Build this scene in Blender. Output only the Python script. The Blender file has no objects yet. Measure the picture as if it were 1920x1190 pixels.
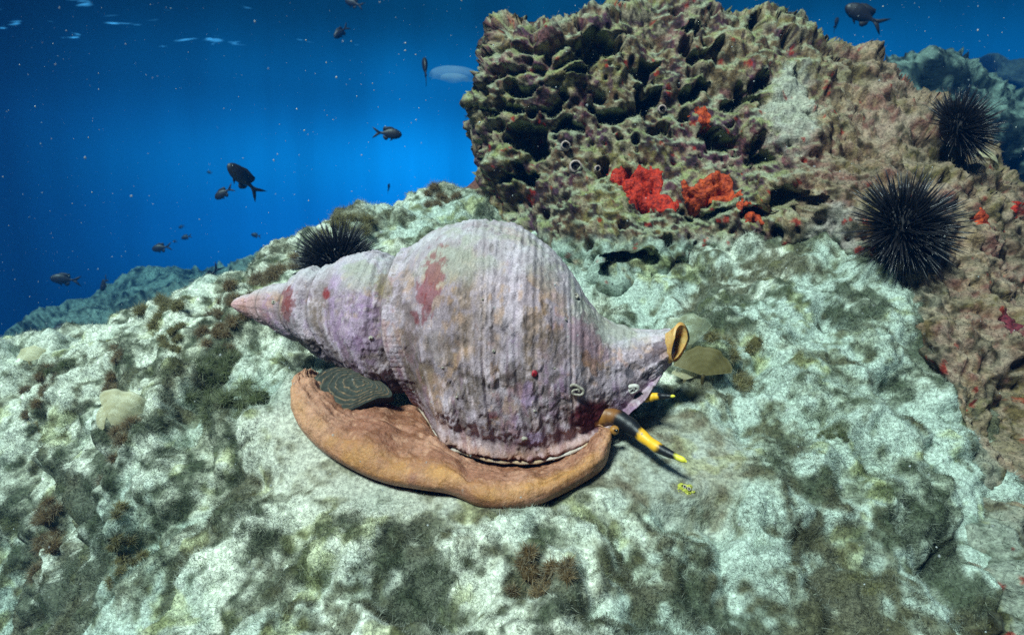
import bpy, math, random
import numpy as np
from mathutils import Vector, Matrix

# ------------------------------------------------------------------ camera, world, sun, exposure
scene = bpy.context.scene
COL = scene.collection
rng = np.random.default_rng(7)
random.seed(7)
R = math.radians
PITCH = R(-10.0)
HALF = math.tan(R(40.0))            # half width of the picture at depth 1

cam_data = bpy.data.cameras.new('camera')
cam_data.angle = R(80.0)
cam_data.clip_start = 0.02
cam_data.clip_end = 200.0
cam_data.dof.use_dof = True
cam_data.dof.focus_distance = 0.47
cam_data.dof.aperture_fstop = 14.0
cam = bpy.data.objects.new('camera', cam_data)
COL.objects.link(cam)
cam.rotation_euler = (R(90) + PITCH, 0, 0)
scene.camera = cam

SUN_TO = Vector((-0.36, -0.50, 0.79)).normalized()      # towards the sun
sun_data = bpy.data.lights.new('sun', 'SUN')
sun_data.energy = 5.0
sun_data.angle = R(12.0)
sun_data.color = (1.0, 0.965, 0.90)
sun = bpy.data.objects.new('sun', sun_data)
COL.objects.link(sun)
sun.rotation_euler = SUN_TO.to_track_quat('Z', 'Y').to_euler()

world = bpy.data.worlds.new('World')
scene.world = world
world.use_nodes = True


def build_world():
    nt = world.node_tree
    nt.nodes.clear()
    N = nt.nodes.new
    L = nt.links.new
    out = N('ShaderNodeOutputWorld')
    bg = N('ShaderNodeBackground')
    L(bg.outputs[0], out.inputs[0])
    tc = N('ShaderNodeTexCoord')
    sep = N('ShaderNodeSeparateXYZ')
    L(tc.outputs['Generated'], sep.inputs[0])
    # brightness of the open water by height above the horizon
    el = N('ShaderNodeValToRGB')
    mr = N('ShaderNodeMapRange')
    mr.inputs['From Min'].default_value = -1
    mr.inputs['From Max'].default_value = 1
    L(sep.outputs[2], mr.inputs[0])
    L(mr.outputs[0], el.inputs[0])
    el.color_ramp.interpolation = 'EASE'
    e = el.color_ramp.elements
    e[0].position = 0.0
    e[0].color = (0.0, 0.010, 0.040, 1)
    e[1].position = 1.0
    e[1].color = (0.004, 0.05, 0.11, 1)
    for p, c in ((0.40, (0.0, 0.050, 0.18, 1)), (0.49, (0.0, 0.195, 0.62, 1)), (0.535, (0.0, 0.255, 0.70, 1)),
                 (0.59, (0.0, 0.105, 0.29, 1)), (0.645, (0.0, 0.034, 0.082, 1)), (0.75, (0.001, 0.036, 0.082, 1))):
        x = e.new(p)
        x.color = c
    # brighter towards the side the light spreads from
    dot = N('ShaderNodeVectorMath')
    dot.operation = 'DOT_PRODUCT'
    L(tc.outputs['Generated'], dot.inputs[0])
    dot.inputs[1].default_value = Vector((0.16, 1.0, 0.0)).normalized()
    m2 = N('ShaderNodeMapRange')
    m2.inputs['From Min'].default_value = 0.67
    m2.inputs['From Max'].default_value = 1.0
    m2.inputs['To Min'].default_value = 0.03
    m2.inputs['To Max'].default_value = 1.55
    L(dot.outputs['Value'], m2.inputs[0])
    # faint shafts and unevenness of the open water
    mp = N('ShaderNodeMapping')
    mp.inputs['Scale'].default_value = (9.0, 9.0, 0.9)
    mp.inputs['Rotation'].default_value = (0, R(14), 0)
    L(tc.outputs['Generated'], mp.inputs[0])
    nz = N('ShaderNodeTexNoise')
    nz.inputs['Scale'].default_value = 1.6
    nz.inputs['Detail'].default_value = 3
    L(mp.outputs[0], nz.inputs['Vector'])
    m3 = N('ShaderNodeMapRange')
    m3.inputs['From Min'].default_value = 0.3
    m3.inputs['From Max'].default_value = 0.7
    m3.inputs['To Min'].default_value = 0.82
    m3.inputs['To Max'].default_value = 1.18
    L(nz.outputs[0], m3.inputs[0])
    mm = N('ShaderNodeMath')
    mm.operation = 'MULTIPLY'
    L(m2.outputs[0], mm.inputs[0])
    L(m3.outputs[0], mm.inputs[1])
    mul = N('ShaderNodeVectorMath')
    mul.operation = 'SCALE'
    L(el.outputs[0], mul.inputs[0])
    L(mm.outputs[0], mul.inputs['Scale'])
    # daylight through the surface overhead
    sky = N('ShaderNodeTexSky')
    sky.sky_type = 'NISHITA'
    sky.sun_disc = False
    sky.sun_elevation = math.asin(SUN_TO.z)
    sky.sun_rotation = math.atan2(SUN_TO.x, SUN_TO.y)
    tint = N('ShaderNodeVectorMath')
    tint.operation = 'MULTIPLY'
    L(sky.outputs[0], tint.inputs[0])
    tint.inputs[1].default_value = (0.040, 0.058, 0.055)
    win = N('ShaderNodeMapRange')
    win.interpolation_type = 'SMOOTHSTEP'
    win.inputs['From Min'].default_value = 0.50
    win.inputs['From Max'].default_value = 0.80
    L(sep.outputs[2], win.inputs[0])
    mix = N('ShaderNodeMix')
    mix.data_type = 'VECTOR'
    L(win.outputs[0], mix.inputs['Factor'])
    L(mul.outputs[0], mix.inputs[4])
    L(tint.outputs[0], mix.inputs[5])
    L(mix.outputs[1], bg.inputs[0])
    bg.inputs[1].default_value = 0.82


build_world()
scene.view_settings.view_transform = 'Standard'
scene.view_settings.look = 'None'
scene.view_settings.exposure = 0.55
scene.view_settings.gamma = 1.0
scene.view_settings.use_curve_mapping = False
scene.render.engine = 'CYCLES'
cy = scene.cycles
cy.use_denoising = False
cy.denoiser = 'OPENIMAGEDENOISE'
cy.max_bounces = 6
cy.diffuse_bounces = 3
cy.glossy_bounces = 2
cy.transmission_bounces = 4
cy.transparent_max_bounces = 8
cy.volume_bounces = 1
cy.caustics_reflective = False
cy.caustics_refractive = False

# ------------------------------------------------------------------ maths helpers
CP, SP = math.cos(PITCH), math.sin(PITCH)
K = HALF / 960.0


def cam2w(xc, yc, d):
    """camera axes (right, up, forward) -> world"""
    xc, yc, d = np.asarray(xc, float), np.asarray(yc, float), np.asarray(d, float)
    return np.stack([xc + 0 * d, d * CP - yc * SP, d * SP + yc * CP], -1)


def at(px, py, d):
    px, py, d = np.asarray(px, float), np.asarray(py, float), np.asarray(d, float)
    return cam2w((px - 960) * K * d, (595 - py) * K * d, d)


def w2px(p):
    p = np.asarray(p, float)
    d = p[..., 1] * CP + p[..., 2] * SP
    yc = -p[..., 1] * SP + p[..., 2] * CP
    return 960 + p[..., 0] / (K * d), 595 - yc / (K * d), d


def camdir(xc, yc, d):
    v = cam2w(xc, yc, d)
    return v / np.linalg.norm(v, axis=-1, keepdims=True)


def _hash(ix, iy, iz, seed):
    m = np.uint32
    h = (ix.astype(m) * m(0x9E3779B1)) ^ m((seed * 0x27D4EB2F) & 0xFFFFFFFF)
    h ^= h >> m(15)
    h *= m(0x85EBCA6B)
    h ^= iy.astype(m) * m(0xC2B2AE3D)
    h ^= h >> m(13)
    h *= m(0xC2B2AE35)
    h ^= iz.astype(m) * m(0x165667B1)
    h ^= h >> m(16)
    h *= m(0x7FEB352D)
    h ^= h >> m(15)
    h *= m(0x846CA68B)
    h ^= h >> m(16)
    return (h & m(0xFFFFFF)) / float(0xFFFFFF)


def vnoise(p, seed=0):
    p = np.asarray(p, float)
    i = np.floor(p).astype(np.int64)
    f = p - i
    f = f * f * f * (f * (f * 6 - 15) + 10)
    x, y, z = i[:, 0], i[:, 1], i[:, 2]
    r = 0
    for a in (0, 1):
        wa = f[:, 0] if a else 1 - f[:, 0]
        for b in (0, 1):
            wb = f[:, 1] if b else 1 - f[:, 1]
            for c in (0, 1):
                wc = f[:, 2] if c else 1 - f[:, 2]
                r = r + wa * wb * wc * _hash(x + a, y + b, z + c, seed)
    return r * 2 - 1


def fbm(p, freq, octv=4, gain=0.5, seed=0):
    p = np.asarray(p, float)
    s, a, t = 0, 1.0, 0
    for o in range(octv):
        s = s + a * vnoise(p * freq + 13.7 * o, seed + o)
        t += a
        a *= gain
        freq *= 2.03
    return s / t * 1.6


def worley(p, freq, seed=0):
    p = np.asarray(p, float) * freq
    i = np.floor(p).astype(np.int64)
    best = np.full(len(p), 9.0)
    cid = np.zeros(len(p))
    for a in (-1, 0, 1):
        for b in (-1, 0, 1):
            for c in (-1, 0, 1):
                q = i + (a, b, c)
                h = [_hash(q[:, 0], q[:, 1], q[:, 2], seed + k) for k in (1, 2, 3, 4)]
                d = np.sqrt((q[:, 0] + h[0] - p[:, 0]) ** 2 + (q[:, 1] + h[1] - p[:, 1]) ** 2 + (q[:, 2] + h[2] - p[:, 2]) ** 2)
                m = d < best
                best = np.where(m, d, best)
                cid = np.where(m, h[3], cid)
    return best, cid


def sstep(a, b, x):
    t = np.clip((np.asarray(x, float) - a) / (b - a), 0, 1)
    return t * t * (3 - 2 * t)


def lerp(a, b, t):
    t = np.asarray(t)
    if np.ndim(t) == 1 and np.ndim(b) == 1 and len(b) == 3:
        t = t[:, None]
    elif np.ndim(t) == 1 and np.ndim(a) == 2:
        t = t[:, None]
    return np.asarray(a) * (1 - t) + np.asarray(b) * t


class TPS:
    def __init__(self, P, V, reg=1e-4):
        self.P = np.asarray(P, float)
        n = len(self.P)
        A = np.zeros((n + 3, n + 3))
        A[:n, :n] = self.phi(self.P, self.P) + reg * np.eye(n)
        A[:n, n:] = np.c_[np.ones(n), self.P]
        A[n:, :n] = A[:n, n:].T
        b = np.r_[np.asarray(V, float), 0, 0, 0]
        self.w = np.linalg.solve(A, b)

    @staticmethod
    def phi(a, b):
        d2 = ((a[:, None, :] - b[None, :, :]) ** 2).sum(-1) + 1e-12
        return 0.5 * d2 * np.log(d2)

    def __call__(self, Q):
        Q = np.asarray(Q, float)
        out = np.zeros(len(Q))
        n = len(self.P)
        for s in range(0, len(Q), 20000):
            q = Q[s:s + 20000]
            out[s:s + 20000] = self.phi(q, self.P) @ self.w[:n] + np.c_[np.ones(len(q)), q] @ self.w[n:]
        return out


def poly_sd(px, py, poly):
    """signed distance to a polygon (positive inside) and nearest border point"""
    poly = np.asarray(poly, float)
    n = len(poly)
    best = np.full(px.shape, 1e9)
    nx, ny = np.zeros_like(px), np.zeros_like(py)
    inside = np.zeros(px.shape, bool)
    for i in range(n):
        a, b = poly[i], poly[(i + 1) % n]
        e = b - a
        t = np.clip(((px - a[0]) * e[0] + (py - a[1]) * e[1]) / (e @ e), 0, 1)
        qx, qy = a[0] + t * e[0], a[1] + t * e[1]
        d = np.hypot(px - qx, py - qy)
        m = d < best
        best = np.where(m, d, best)
        nx, ny = np.where(m, qx, nx), np.where(m, qy, ny)
        if a[1] != b[1]:
            c = ((a[1] > py) != (b[1] > py)) & (px < e[0] * (py - a[1]) / (b[1] - a[1]) + a[0])
            inside ^= c
    return np.where(inside, best, -best), nx, ny


def grid_faces(nr, nc, wrap=False):
    r, c = np.meshgrid(np.arange(nr - 1), np.arange(nc if wrap else nc - 1), indexing='ij')
    c2 = (c + 1) % nc
    return np.stack([r * nc + c, r * nc + c2, (r + 1) * nc + c2, (r + 1) * nc + c], -1).reshape(-1, 4)


def grid_normals(P, nr, nc):
    G = P.reshape(nr, nc, 3)
    n = np.cross(np.gradient(G, axis=1), np.gradient(G, axis=0)).reshape(-1, 3)
    return n / (np.linalg.norm(n, axis=1, keepdims=True) + 1e-12)


def mesh_np(name, V, F, mat=None, col=None, smooth=True, attrs=None):
    """V (n,3), F (m,3 or 4) int arrays -> mesh"""
    V = np.ascontiguousarray(V, dtype=np.float32)
    F = np.ascontiguousarray(F, dtype=np.int32)
    me = bpy.data.meshes.new(name)
    k = F.shape[1]
    me.vertices.add(len(V))
    me.vertices.foreach_set('co', V.ravel())
    me.loops.add(F.size)
    me.loops.foreach_set('vertex_index', F.ravel())
    me.polygons.add(len(F))
    me.polygons.foreach_set('loop_start', np.arange(0, F.size, k, dtype=np.int32))
    me.polygons.foreach_set('loop_total', np.full(len(F), k, np.int32))
    if smooth:
        me.polygons.foreach_set('use_smooth', np.ones(len(F), bool))
    if col is not None:
        a = me.color_attributes.new('Col', 'FLOAT_COLOR', 'POINT')
        a.data.foreach_set('color', np.c_[np.clip(col, 0, 1), np.ones(len(V))].astype(np.float32).ravel())
    for nm, val in (attrs or {}).items():
        a = me.attributes.new(nm, 'FLOAT', 'POINT')
        a.data.foreach_set('value', np.asarray(val, np.float32))
    me.update(calc_edges=True)
    me.validate()
    if mat:
        me.materials.append(mat)
    return me


def obj(name, me, parent=None, label=None, cat=None, group=None, kind=None):
    o = bpy.data.objects.new(name, me)
    COL.objects.link(o)
    if parent:
        o.parent = parent
    if label:
        o['label'] = label
    if cat:
        o['category'] = cat
    if group:
        o['group'] = group
    if kind:
        o['kind'] = kind
    return o


def empty(name, loc, label, cat, group=None):
    o = obj(name, None, None, label, cat, group)
    o.location = loc
    o.empty_display_size = 0.02
    return o


def merge(parts):
    V, F, C, n = [], [], [], 0
    for p in parts:
        V.append(p[0])
        F.append(p[1] + n)
        if len(p) > 2:
            C.append(p[2])
        n += len(p[0])
    return np.concatenate(V), np.concatenate(F), (np.concatenate(C) if C else None)


def tube(path, rad, ns=12, cap=True):
    """swept tube of quads along a path; rad scalar or array"""
    path = np.asarray(path, float)
    n = len(path)
    rad = np.broadcast_to(np.asarray(rad, float), (n,))
    T = np.gradient(path, axis=0)
    T /= np.linalg.norm(T, axis=1, keepdims=True)
    ref = np.array([0.0, 0, 1]) if abs(T[0][2]) < 0.9 else np.array([1.0, 0, 0])
    V = []
    u = np.cross(T[0], ref)
    u /= np.linalg.norm(u)
    for i in range(n):
        u = u - T[i] * (u @ T[i])
        u /= np.linalg.norm(u)
        w = np.cross(T[i], u)
        a = np.arange(ns) / ns * 2 * math.pi
        V.append(path[i] + rad[i] * (np.cos(a)[:, None] * u + np.sin(a)[:, None] * w))
    V = np.concatenate(V)
    F = grid_faces(n, ns, True)
    if cap:
        V = np.concatenate([V, path[:1], path[-1:]])
        k = len(V)
        i = np.arange(ns)
        F = np.concatenate([F, np.stack([(i + 1) % ns, i, np.full(ns, k - 2), np.full(ns, k - 2)], 1)[:, [0, 1, 2, 2]] * 0 +
                            np.stack([(i + 1) % ns, i, np.full(ns, k - 2), np.full(ns, k - 2)], 1),
                            np.stack([(n - 1) * ns + i, (n - 1) * ns + (i + 1) % ns, np.full(ns, k - 1), np.full(ns, k - 1)], 1)])
        F = quads_to_tris(F)
    else:
        F = quads_to_tris(F)
    return V, F


def quads_to_tris(F):
    T = np.concatenate([F[:, [0, 1, 2]], F[:, [0, 2, 3]]])
    return T[(T[:, 0] != T[:, 1]) & (T[:, 1] != T[:, 2]) & (T[:, 0] != T[:, 2])]


def basis(n, up=(0, 0, 1)):
    n = np.asarray(n, float)
    n = n / np.linalg.norm(n)
    u = np.cross(up, n)
    if np.linalg.norm(u) < 1e-3:
        u = np.cross((1, 0, 0), n)
    u /= np.linalg.norm(u)
    return u, np.cross(n, u), n


# ------------------------------------------------------------------ materials
def mat_new(name):
    m = bpy.data.materials.new(name)
    m.use_nodes = True
    nt = m.node_tree
    nt.nodes.clear()
    return m, nt, nt.nodes.new, nt.links.new


def mat_attr(name, rough=0.8, grain=300.0, grain_amt=0.35, bump=0.0, bump_scale=400.0, spec=0.25, trans=0.0, sss=0.0):
    """vertex colour times fine procedural grain, with bump"""
    m, nt, N, L = mat_new(name)
    out = N('ShaderNodeOutputMaterial')
    b = N('ShaderNodeBsdfPrincipled')
    b.inputs['Roughness'].default_value = rough
    b.inputs['Specular IOR Level'].default_value = spec
    a = N('ShaderNodeAttribute')
    a.attribute_name = 'Col'
    tc = N('ShaderNodeTexCoord')
    n1 = N('ShaderNodeTexNoise')
    n1.inputs['Scale'].default_value = grain
    n1.inputs['Detail'].default_value = 4
    n1.inputs['Roughness'].default_value = 0.7
    L(tc.outputs['Object'], n1.inputs['Vector'])
    mr = N('ShaderNodeMapRange')
    mr.inputs['From Min'].default_value = 0.25
    mr.inputs['From Max'].default_value = 0.75
    mr.inputs['To Min'].default_value = 1 - grain_amt
    mr.inputs['To Max'].default_value = 1 + grain_amt
    L(n1.outputs[0], mr.inputs[0])
    v = N('ShaderNodeVectorMath')
    v.operation = 'SCALE'
    L(a.outputs['Color'], v.inputs[0])
    L(mr.outputs[0], v.inputs['Scale'])
    L(v.outputs[0], b.inputs['Base Color'])
    if bump:
        n2 = N('ShaderNodeTexNoise')
        n2.inputs['Scale'].default_value = bump_scale
        n2.inputs['Detail'].default_value = 5
        n2.inputs['Roughness'].default_value = 0.65
        L(tc.outputs['Object'], n2.inputs['Vector'])
        bp = N('ShaderNodeBump')
        bp.inputs['Strength'].default_value = 0.9
        bp.inputs['Distance'].default_value = bump
        L(n2.outputs[0], bp.inputs['Height'])
        L(bp.outputs[0], b.inputs['Normal'])
    if sss:
        b.inputs['Subsurface Weight'].default_value = sss
        b.inputs['Subsurface Radius'].default_value = (0.006, 0.003, 0.0015)
        b.inputs['Subsurface Scale'].default_value = 1.0
    if trans:
        t = N('ShaderNodeBsdfTranslucent')
        L(v.outputs[0], t.inputs[0])
        mx = N('ShaderNodeMixShader')
        mx.inputs[0].default_value = trans
        L(b.outputs[0], mx.inputs[1])
        L(t.outputs[0], mx.inputs[2])
        L(mx.outputs[0], out.inputs[0])
    else:
        L(b.outputs[0], out.inputs[0])
    return m


def mat_noise(name, c1, c2, scale=200.0, rough=0.7, spec=0.3, bump=0.0, sss=0.0, alpha=None, trans=0.0):
    m, nt, N, L = mat_new(name)
    out = N('ShaderNodeOutputMaterial')
    b = N('ShaderNodeBsdfPrincipled')
    b.inputs['Roughness'].default_value = rough
    b.inputs['Specular IOR Level'].default_value = spec
    tc = N('ShaderNodeTexCoord')
    n1 = N('ShaderNodeTexNoise')
    n1.inputs['Scale'].default_value = scale
    n1.inputs['Detail'].default_value = 4
    L(tc.outputs['Object'], n1.inputs['Vector'])
    r = N('ShaderNodeValToRGB')
    r.color_ramp.elements[0].position = 0.35
    r.color_ramp.elements[1].position = 0.65
    r.color_ramp.elements[0].color = (*c1, 1)
    r.color_ramp.elements[1].color = (*c2, 1)
    L(n1.outputs[0], r.inputs[0])
    L(r.outputs[0], b.inputs['Base Color'])
    if bump:
        bp = N('ShaderNodeBump')
        bp.inputs['Distance'].default_value = bump
        L(n1.outputs[0], bp.inputs['Height'])
        L(bp.outputs[0], b.inputs['Normal'])
    if sss:
        b.inputs['Subsurface Weight'].default_value = sss
        b.inputs['Subsurface Radius'].default_value = (0.006, 0.003, 0.0015)
        b.inputs['Subsurface Scale'].default_value = 1.0
    sh = b.outputs[0]
    if trans:
        t = N('ShaderNodeBsdfTranslucent')
        L(r.outputs[0], t.inputs[0])
        mx = N('ShaderNodeMixShader')
        mx.inputs[0].default_value = trans
        L(sh, mx.inputs[1])
        L(t.outputs[0], mx.inputs[2])
        sh = mx.outputs[0]
    if alpha is not None:
        t = N('ShaderNodeBsdfTransparent')
        mx = N('ShaderNodeMixShader')
        mx.inputs[0].default_value = alpha
        L(t.outputs[0], mx.inputs[1])
        L(sh, mx.inputs[2])
        sh = mx.outputs[0]
    L(sh, out.inputs[0])
    return m


M_rock = mat_attr('reef_rock', 0.85, 300, 0.75, 0.0022, 300, 0.2)
M_ground = mat_attr('sediment_turf_ground', 0.95, 330, 0.7, 0.0024, 300, 0.1)
M_turf = mat_attr('turf_filaments', 0.9, 260, 0.25, 0, spec=0.1, trans=0.48)
M_shell = mat_attr('encrusted_shell', 0.8, 900, 0.45, 0.0008, 700, 0.2)
M_foot = mat_attr('snail_flesh', 0.5, 420, 0.32, 0.0016, 320, 0.35, sss=0.15)
M_oper = mat_attr('operculum_horn', 0.65, 500, 0.4, 0.0005, 500, 0.12)
M_tent = mat_attr('tentacle_skin', 0.45, 500, 0.10, 0.0002, 900, 0.4)
M_far = mat_attr('far_rock', 0.95, 26, 0.75, 0.06, 22, 0.1)
M_sponge = mat_noise('red_sponge', (0.16, 0.006, 0.004), (0.50, 0.030, 0.008), 230, 0.7, 0.25, 0.0028)
M_sponge_o = mat_noise('orange_sponge', (0.17, 0.014, 0.005), (0.48, 0.068, 0.012), 230, 0.7, 0.25, 0.0028)
M_spine = mat_noise('urchin_spine', (0.004, 0.004, 0.005), (0.022, 0.020, 0.022), 600, 0.38, 0.6)
M_test = mat_noise('urchin_test', (0.004, 0.004, 0.004), (0.012, 0.009, 0.010), 300, 0.7, 0.3)
M_fish = mat_noise('fish_skin', (0.005, 0.004, 0.004), (0.016, 0.012, 0.009), 120, 0.5, 0.4)
M_fin = mat_noise('fish_fin', (0.006, 0.005, 0.005), (0.02, 0.016, 0.012), 200, 0.6, 0.3, trans=0.2)
M_eye = mat_noise('eye', (0.005, 0.005, 0.006), (0.01, 0.01, 0.01), 50, 0.2, 0.6)
M_siphon = mat_noise('siphon_flesh', (0.50, 0.25, 0.06), (0.66, 0.40, 0.14), 240, 0.45, 0.4, 0.0003, sss=0.3)
M_white = mat_noise('calcareous_tube', (0.45, 0.42, 0.38), (0.66, 0.63, 0.58), 500, 0.7, 0.3, 0.0003)
M_barn = mat_noise('barnacle_crust', (0.22, 0.19, 0.15), (0.42, 0.38, 0.32), 700, 0.8, 0.2, 0.0003)
M_dark = mat_noise('dark_opening', (0.012, 0.010, 0.008), (0.02, 0.016, 0.014), 200, 0.9, 0.1)
M_squirt = mat_noise('yellow_tunic', (0.38, 0.40, 0.04), (0.62, 0.62, 0.14), 300, 0.6, 0.3, 0.0006, trans=0.2)
M_redspot = mat_noise('red_spot', (0.22, 0.008, 0.016), (0.36, 0.02, 0.03), 300, 0.5, 0.35)
M_pale_oval = mat_noise('pale_form', (0.35, 0.62, 0.75), (0.55, 0.80, 0.9), 12, 0.5, 0.3, alpha=0.16, trans=0.6)
M_snow = mat_noise('marine_snow', (0.45, 0.50, 0.50), (0.62, 0.66, 0.65), 900, 0.7, 0.3, trans=0.3)

# ------------------------------------------------------------------ seabed mound (height over x,y)
rim = [(556, 712, .505), (545, 735, .49), (552, 775, .475), (575, 808, .463), (610, 838, .453), (660, 868, .443), (720, 893, .435),
       (790, 906, .429), (850, 912, .424), (900, 930, .417), (940, 936, .414), (1000, 930, .415), (1050, 908, .421), (1100, 880, .431),
       (1135, 855, .441), (1144, 830, .452), (1134, 808, .463), (1112, 795, .475)]
mc = [(200, 1190, .43), (500, 1190, .37), (850, 1190, .35), (1200, 1190, .35), (1500, 1190, .36), (1800, 1190, .39),
      (850, 1500, .27), (200, 1500, .34), (1600, 1500, .28), (1900, 1400, .36),
      (100, 900, .54), (300, 900, .49), (500, 950, .44), (700, 1000, .41), (900, 1050, .386), (1150, 1000, .40), (1400, 1000, .405),
      (1650, 1000, .42), (1800, 1000, .45), (60, 1140, .58), (0, 1010, .62), (-150, 1100, .66), (-200, 800, .72),
      (1250, 850, .46), (1290, 760, .505), (1400, 750, .52), (1350, 650, .575), (1450, 560, .645), (1530, 490, .69), (1580, 450, .72),
      (1550, 700, .545), (1600, 600, .61), (1690, 640, .60), (1690, 800, .51), (1760, 850, .505), (1840, 1000, .475),
      (1820, 740, .62), (1910, 1000, .54), (1960, 1100, .53), (1760, 600, .72), (2000, 900, .7),
      (50, 750, .67), (200, 750, .61), (400, 750, .565), (400, 650, .64), (300, 620, .70), (100, 690, .745), (200, 650, .75), (0, 675, .77),
      (300, 590, .765), (430, 548, .765), (500, 508, .785), (560, 476, .81), (640, 415, .865), (720, 388, .905), (830, 358, .94), (900, 375, .945),
      (-150, 700, .80), (700, 600, .67), (900, 600, .69), (1100, 620, .67), (900, 500, .79), (1150, 560, .73), (640, 715, .615), (1000, 780, .60), (820, 770, .605), (1110, 760, .57),
      (300, 720, 1.1), (0, 800, 1.1), (560, 620, 1.15), (830, 520, 1.25), (0, 950, 1.6), (800, 720, 1.7), (-400, 850, 1.2), (1400, 600, 1.6)]
mc += [(a, b + 9, d + 0.008) for a, b, d in rim[1:-2]]
mcw = at(*np.array(mc).T)
tps_m = TPS(mcw[:, :2], mcw[:, 2], 2e-6)
rimw = at(*np.array(rim).T)


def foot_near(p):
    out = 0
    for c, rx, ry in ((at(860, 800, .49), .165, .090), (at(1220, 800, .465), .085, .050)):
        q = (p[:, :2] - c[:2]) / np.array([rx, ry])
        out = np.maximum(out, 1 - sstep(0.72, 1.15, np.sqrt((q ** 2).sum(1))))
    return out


FOOT_XY = np.r_[rimw[:, :2], at(np.array([1110, 1000, 850, 720, 640, 590]), np.array([780, 780, 760, 740, 715, 700]), np.array([.57, .60, .60, .60, .60, .58]))[:, :2]]


def mound_disp(b):
    """relief of the slope measured along its own normal"""
    p = b
    q = foot_near(p)
    amp = 1 - 0.88 * q
    lump = fbm(p, 9, 3, 0.5, 3) * 0.014
    knob = fbm(p, 28, 3, 0.40, 11)
    knob = knob * 0.0120
    fine = fbm(p, 110, 2, 0.45, 21) * 0.0011
    w, _ = worley(p + 0.25 * np.c_[knob, lump, knob], 21, 5)
    w2, _ = worley(p + 0.2 * np.c_[knob, lump, knob], 60, 6)
    w3, _ = worley(p + 0.3 * np.c_[fine, knob * .2, fine], 135, 8)
    hump = (0.35 - w ** 2) * 0.025 + (0.3 - w2 ** 2) * 0.0100 + (0.25 - w3 ** 2) * 0.0032
    hol = 0
    for (cx, cy, rx, ry, dp) in HOL:
        hol = hol + dp * np.exp(-(((p[:, 0] - cx) / rx) ** 2 + ((p[:, 1] - cy) / ry) ** 2) * (1 + 0.5 * fbm(p, 40, 2, .5, 33)))
    return amp * (lump + knob + hump) + (0.35 + 0.65 * amp) * fine - hol * (.3 + .7 * amp) - 0.0035 * q - 0.016 * sstep(0.004, 0.022, poly_sd(p[:, 0], p[:, 1], FOOT_XY)[0])


def hollows():
    out = []
    for (a, b, d, r, dp) in ((770, 1105, .375, .026, .024), (1560, 1015, .41, .030, .026), (1400, 1120, .375, .030, .022), (1850, 1110, .42, .035, .03), (430, 700, .59, .026, .018),
                             (1400, 700, .545, .024, .022), (1560, 560, .63, .026, .020), (1010, 1110, .372, .014, .018), (60, 930, .54, .035, .02), (300, 1050, .43, .02, .018),
                             (70, 1120, .50, .075, .045), (-60, 1000, .60, .07, .035), (1250, 1140, .365, .03, .018), (480, 1060, .40, .018, .014), (1700, 700, .55, .02, .02), (1640, 860, .475, .016, .014), (650, 960, .42, .014, .010),
                             (230, 960, .46, .016, .018), (1300, 560, .70, .03, .018), (1480, 860, .46, .018, .010), (380, 930, .46, .016, .012), (1180, 930, .44, .016, .008)):
        q = at(a, b, d)
        out.append((q[0], q[1], r, r * .8, dp))
    return out


HOL = hollows()
ys = np.r_[np.geomspace(0.14, 0.23, 20, endpoint=False), np.geomspace(0.23, 0.98, 560, endpoint=False), np.geomspace(0.98, 1.8, 40)]
ss = np.linspace(-1.25, 1.15, 610)
Y, S = np.meshgrid(ys, ss, indexing='ij')
mxy = np.c_[(Y * S).ravel(), Y.ravel()]
MP = np.c_[mxy, tps_m(mxy)]
MNor = grid_normals(MP, 620, 610)
MNor *= np.sign(MNor[:, 2:3])
MP = MP + MNor * mound_disp(MP)[:, None]
MNor = grid_normals(MP, 620, 610)
MNor *= np.sign(MNor[:, 2:3])


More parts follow.
